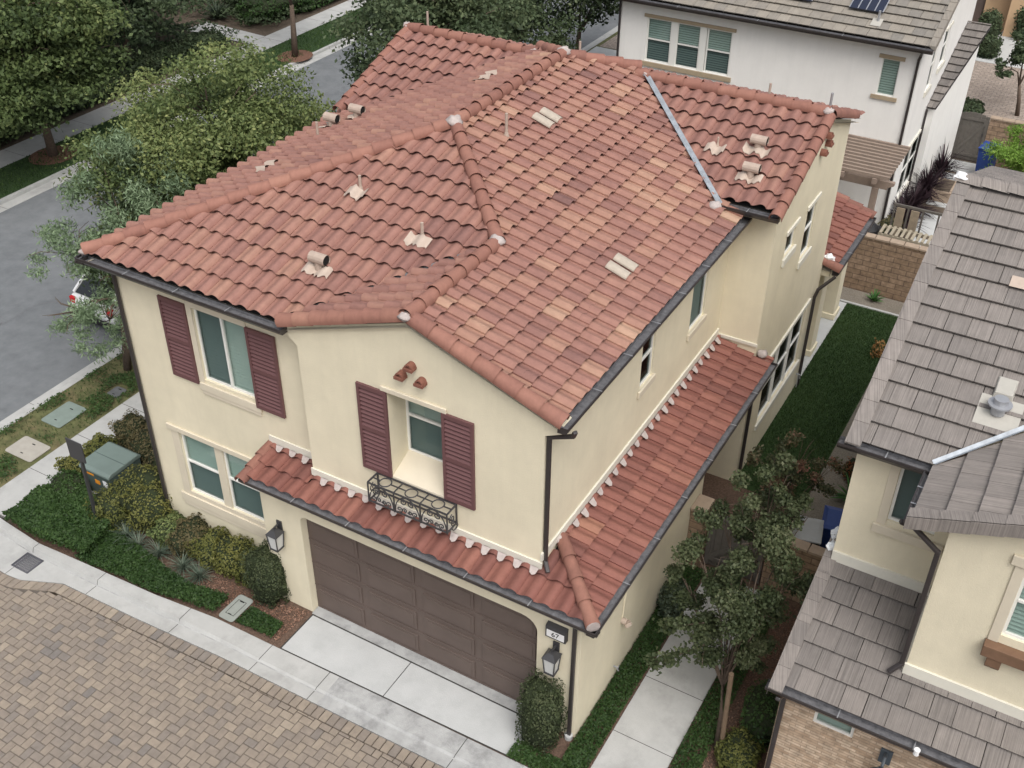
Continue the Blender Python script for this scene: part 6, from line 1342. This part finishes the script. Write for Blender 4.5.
spiky('grey_shrub', (-33.3, 27.3), 120, .9, .10, L_sage, 'pale grey spiky shrub at the end of the side path', seed=7, elev=(20, 80))
# foreground right tree with its stake
t9 = tree('young_tree', (2.30, 1.05, 0), [(2.0, 1.9, 2.8, .75, .75, .8), (1.35, 1.8, 3.5, .55, .6, .65), (2.25, 2.0, 4.2, .65, .65, .75), (1.9, 2.5, 4.5, .6, .6, .7), (1.5, 2.4, 4.1, .55, .6, .6), (1.6, 1.6, 1.9, .6, .6, .55), (2.3, 1.8, 1.8, .55, .55, .5), (2.65, 2.2, 3.3, .5, .55, .6), (2.1, 2.7, 5.0, .38, .4, .5), (1.1, 2.0, 2.7, .45, .5, .5), (2.6, 2.4, 4.6, .35, .4, .45)], 26000, .06, L_box, 'young dark-leaved tree beside the side path, with a wooden stake', seed=140, trunk_r=.05, aspect=.75, tmid=.5, hue=.15, shell=.95)
b = MB(); b.tube([(2.40, .98, -.05), (2.30, 1.12, 2.0)], .045, 10); tag(b.build('tree_stake', M['stake']), 'round wooden stake tied to the young tree by the path', 'stake')
for k, (pts, n_) in enumerate((([(1.7, 1.4, 2.1), (1.3, 1.0, 1.95), (.98, .75, 1.85)], 500), ([(1.6, 1.5, 2.5), (1.15, 1.3, 2.35), (.95, 1.25, 2.3)], 350))):
    b = MB(); b.tube(pts, .012, 5, r1=.004); b.build('branch', M['bark'], t9); rg = np.random.default_rng(k); f = rg.random(n_); a, c, e = map(np.array, pts)
    q = np.where(f[:, None] < .5, a+(c-a)*f[:, None]*2, c+(e-c)*(f[:, None]*2-1))+rg.normal(0, .07, (n_, 3)); nr = np.tile([0, 0, 1.], (n_, 1)); leaves('branch_leaves', L_box, t9, q, nr, .075, .75, k, np.full(n_, .5))
tree('crape_myrtle', (1.75, 5.95, 0), [(1.75, 6.0, 2.9, .55, .6, .6), (2.2, 6.3, 2.5, .5, .5, .5), (1.2, 5.9, 2.5, .5, .5, .5), (1.6, 5.75, 1.9, .65, .6, .6)], 4200, .075, L_myrtle, 'loose reddish-tipped bush behind the short block wall', seed=141, trunk_r=.03, stems=3, tmid=.45, hue=.35, cat='shrub', shell=.95)
# front garden
shrub('clipped_shrub', (-6.95, -.08), .42, .37, 1.25, 5600, .045, L_box, 'dark clipped box shrub left of the garage door', seed=151, boxy=.6, tmid=.42)
shrub('clipped_shrub', (-.52, -.36), .36, .31, 1.42, 5600, .045, L_box, 'dark clipped box shrub right of the garage door', seed=152, boxy=.75, tmid=.42)
row = [(-7.55, .12, .30, .30, .62, 1), (-8.1, .10, .36, .32, .66, 0), (-8.7, .10, .36, .34, .60, 1), (-9.25, .08, .34, .34, .62, 2), (-9.85, .05, .30, .32, .55, 3), (-10.55, .20, .50, .42, .85, 0), (-11.05, .55, .50, .50, .80, 0), (-11.3, .0, .42, .42, .70, 1), (-10.75, 1.1, .42, .42, .8, 1), (-11.2, 1.55, .42, .42, .75, 2), (-12.1, 1.75, .42, .36, .72, 2), (-12.85, 1.95, .36, .34, .72, 2), (-13.05, 1.15, .30, .30, .65, 1), (-13.12, .45, .30, .34, .60, 0), (-12.75, -.05, .36, .30, .55, 4)]
lbs = ['yellow-green shrub beside the dark box shrub at the garage', 'yellow-green shrub under the right end of the ground-floor window', 'olive shrub under the middle of the ground-floor window', 'bronze shrub under the left end of the ground-floor window', 'small fresh green shrub at the foot of the house corner', 'large golden-green shrub by the corner downpipe', 'golden-green shrub between the transformer and the house corner', 'olive shrub in front of the transformer', 'olive shrub close to the house side wall', 'bronze shrub between the house side and the transformer', 'bronze shrub directly behind the transformer', 'bronze shrub behind the transformer next to the pavement', 'olive shrub on the pavement side of the transformer', 'golden-green shrub left of the transformer', 'dark green shrub at the foot of the transformer']
for i, (x, y, rx, ry, h, k) in enumerate(row):
    shrub('garden_shrub', (x, y), rx*1.18, ry*1.18, h*1.25, 3000, .055, [L_yel, L_yel, L_brown, L_green, L_cover][k], lbs[i], seed=160+i, boxy=.12, tmid=(.6, .42, .5, .5, .4)[k], lump=.26, group='loose shrubs along the house front')
for i, (x, y, lb) in enumerate(((-8.55, -.48, 'blue-grey grass tuft nearest the meter lid'), (-9.05, -.45, 'blue-grey grass tuft in the middle of the bed'), (-9.75, -.42, 'pale grass tuft beside the small fresh green shrub'), (-10.3, -.48, 'pale grass tuft by the ground cover'), (-10.75, -.38, 'pale grass tuft nearest the sign post'))):
    spiky('grass_tuft', (x, y), 100, .46, .02, L_blue, lb, 'ornamental grass tufts in the front bed', seed=i, elev=(25, 85), bend=.7, cat='ornamental grass')
left = [(-13.35, -1.42), (-13.3, -.5), (-12.7, .05), (-11.9, -.05), (-11.1, -.35), (-10.9, -1.35), (-12.1, -1.5)]
cover('ground_cover', left, 16000, .075, .56, L_cover, 'glossy dark green ground cover filling the corner bed', seed=1, hvar=.35)
cover('ground_cover', [(-11.1, -.4), (-9.6, -.62), (-8.4, -.78), (-7.62, -.62), (-7.58, -1.1), (-9, -1.32), (-11.2, -1.42)], 11000, .06, .27, L_cover, 'low dark ground cover along the kerb of the front bed', seed=2, tmid=.3)
cover('ground_cover', [(-7.1, -1.04), (-6.2, -1.0), (-6.2, -.62), (-7.05, -.55)], 2200, .05, .16, L_cover, 'patch of low ground cover between meter lid and driveway', seed=3, tmid=.3)
cover('ground_cover', [(.03, -.55), (.50, -.90), (.50, 5.0), (.03, 5.0)], 9000, .055, .14, L_cover, 'ivy-like strip between the garage wall and the side path', seed=4, tmid=.32)
cover('ground_cover', [(-.85, -1.0), (.5, -.95), (.3, -.55), (-.85, -.6)], 2200, .05, .14, L_cover, 'low ground cover at the foot of the right box shrub', seed=5, tmid=.5)
cover('ground_cover', [(1.73, -1.0), (2.25, -1.0), (2.15, 5.0), (1.73, 5.0)], 7000, .055, .15, L_cover, 'low green strip along the outer side of the path', seed=6, tmid=.34)
for i, (x, y, rx, ry, h, m_, lb) in enumerate(((2.85, 1.95, .40, .65, .8, L_cover, 'rounded dark green shrub beside the stone-veneer wall'), (2.72, .95, .36, .42, .6, L_yel, 'yellow-green shrub at the bottom edge by the stone-veneer wall'), (.28, 3.75, .26, .5, .6, L_sage, 'grey-leaved shrub against the garage wall near the gate'), (1.05, 4.75, .35, .3, .5, L_dark, 'dark shrub in front of the grey side gate'))):
    shrub('garden_shrub', (x, y), rx, ry, h, 2200, .06, m_, lb, seed=190+i, boxy=.1, lump=.25, tmid=.35)
cover('garden_planting', [(-37, 4), (-29.95, 4), (-29.95, 25.2), (-37, 25.2)], 22000, .17, .75, L_dark, 'dark mixed planting beyond the far pavement', seed=21, tmid=.3, hvar=.6)
cover('garden_planting', [(-40, 26.9), (-29.95, 26.8), (-29.95, 45), (-40, 45)], 16000, .17, .55, L_dark, 'dark mixed planting around the far hedge', seed=22, tmid=.35, hvar=.6)
# verges and lawns
blades('lawn_grass', [(-.02, 8.1), (1.6, 8.1), (1.6, 17.2), (-.02, 17.2)], 26000, .06, .014, leafmat('turf_blades', [(.018, .040, .012), (.032, .062, .018), (.048, .085, .026), (.07, .105, .038)], .2), 'dense dark green lawn between the two houses')
LIDS = [(-15.78, -14.99, 1.5, 2.52), (-15.58, -14.56, .24, 1.01), (-15.2, -14.73, 3.1, 3.6)]
blades('verge_grass', [(-16.15, -.9), (-14.55, -.9), (-14.55, 14), (-16.15, 14)], 2600, .07, .02, L_cover, 'patchy grass on the near verge', seed=2, holes=LIDS)
blades('far_verge_grass', [(-28.5, 5), (-26.6, 5), (-26.6, 40), (-28.5, 40)], 9000, .09, .035, L_cover, 'grass on the verge across the street', seed=3, tmid=.55)
for i, (x, y) in enumerate(((-15.9, .9), (-15.2, 1.15), (-14.8, 1.9), (-15.9, 3.3), (-15.3, 4.2), (-15.0, 2.7), (-15.9, 2.0), (-14.9, .1), (-15.8, -.4))):
    pass
cover('verge_clumps', [(-16.15, -.9), (-14.55, -.9), (-14.55, 9), (-16.15, 9)], 15000, .06, .13, L_cover, 'scattered weedy clumps on the near verge', seed=8, holes=LIDS, hvar=.7, tmid=.45, clump=2.6, thr=.05)
# small garden plants
spiky('agave', (.62, 17.72), 34, .36, .075, L_agave, 'green rosette plant at the foot of the back garden wall', seed=1, elev=(25, 85), bend=.25)
spiky('agave', (2.50, 8.85), 50, .62, .10, L_agave, 'green rosette plant beside the blue bin', seed=2, elev=(20, 85), bend=.25)
shrub('red_shrub', (2.35, 9.7), .26, .3, .35, 500, .07, leafmat('leaf_russet', [(.09, .03, .015), (.17, .06, .025), (.26, .10, .04), (.33, .17, .06)]), 'small russet shrub beyond the green rosette', seed=3, lump=.3)
shrub('red_shrub', (1.45, 15.0), .16, .22, .42, 260, .07, leafmat('leaf_rose', [(.13, .07, .03), (.25, .13, .05), (.40, .22, .08), (.5, .3, .14)]), 'small orange-tipped rose bush at the lawn edge', seed=4, lump=.3, core=False)
for i, (x, y, hh) in enumerate(((.20, 23.9, .3), (.30, 25.3, .45), (.42, 26.9, .5), (.10, 22.7, .3))):
    spiky('cordyline', (x, y), 190, 1.05, .055, L_purple, ['dark purple spiky cordyline nearest the slatted frame', 'dark purple spiky cordyline in the middle of the row', 'dark purple spiky cordyline nearest the wooden gate', 'small dark cordyline by the downpipe'][i], 'purple cordylines along the white wall', seed=20+i, elev=(0, 85), bend=.35, stem=hh)
shrub('garden_shrub', (.0, 21.5), .30, .5, .8, 900, .08, L_brown, 'olive bush between the slatted frame and the cordylines', seed=41, lump=.25)
tree('bright_bush', (2.6, 26.6, 0), [(2.65, 26.5, 1.5, .95, 1.1, 1.05), (3.1, 27.8, 1.7, 1.0, 1.0, .9), (3.0, 25.8, 1.5, .9, .9, .9)], 9500, .12, L_bright, 'bright lime-green bush beside the dark blue bin', seed=142, trunk_r=.06, aspect=.3, tmid=.5, hue=.2, cat='shrub')
tree('garden_tree', (1.75, 34.6, 0), [(1.45, 34.2, 2.9, .9, 1.0, .7), (1.8, 35.4, 3.2, 1.0, 1.1, .8), (1.05, 33.4, 2.2, .5, .6, .45)], 4600, .14, L_dark, 'dark tree branch at the top right edge over the rear alley', seed=143, trunk_r=.08, tmid=.35)
for i, (x, y, rx, ry, h, lb) in enumerate(((-.95, 42.0, .5, .6, 1.7, 'round dark bush beside the far garage door'), (-.75, 41.0, .6, .45, .9, 'low dark hedge at the far alley kerb'), (.35, 45.2, .6, 1.5, 1.6, 'tall dark hedge beside the far driveway'), (.15, 33.2, .45, .7, .7, 'dark bush at the white house corner on the alley'), (1.9, 31.6, .7, .6, .6, 'low green bush just inside the block wall by the alley'))):
    shrub('hedge', (x, y), rx, ry, h, 1500, .11, L_dark, lb, seed=200+i, boxy=.3, tmid=.3)
# bark chips and fallen leaves on the beds
cover('bark_chips', [(-8.6, -.75), (-6.1, -1.0), (-6.0, -.05), (-7.3, -.25), (-8.4, -.2)], 2600, .035, .02, leafmat('chip', [(.12, .06, .04), (.20, .11, .075), (.30, .18, .13), (.40, .28, .21)], .0), 'red-brown bark chips by the meter lid', 'mulch', seed=5, hvar=.2)
cover('bark_chips', [(2.2, -1.0), (3.25, -1.0), (3.25, 5.0), (2.2, 5.0)], 4200, .04, .02, bpy.data.materials['chip'], 'bark chips under the young tree', 'mulch', seed=6, hvar=.2, tmid=.3)
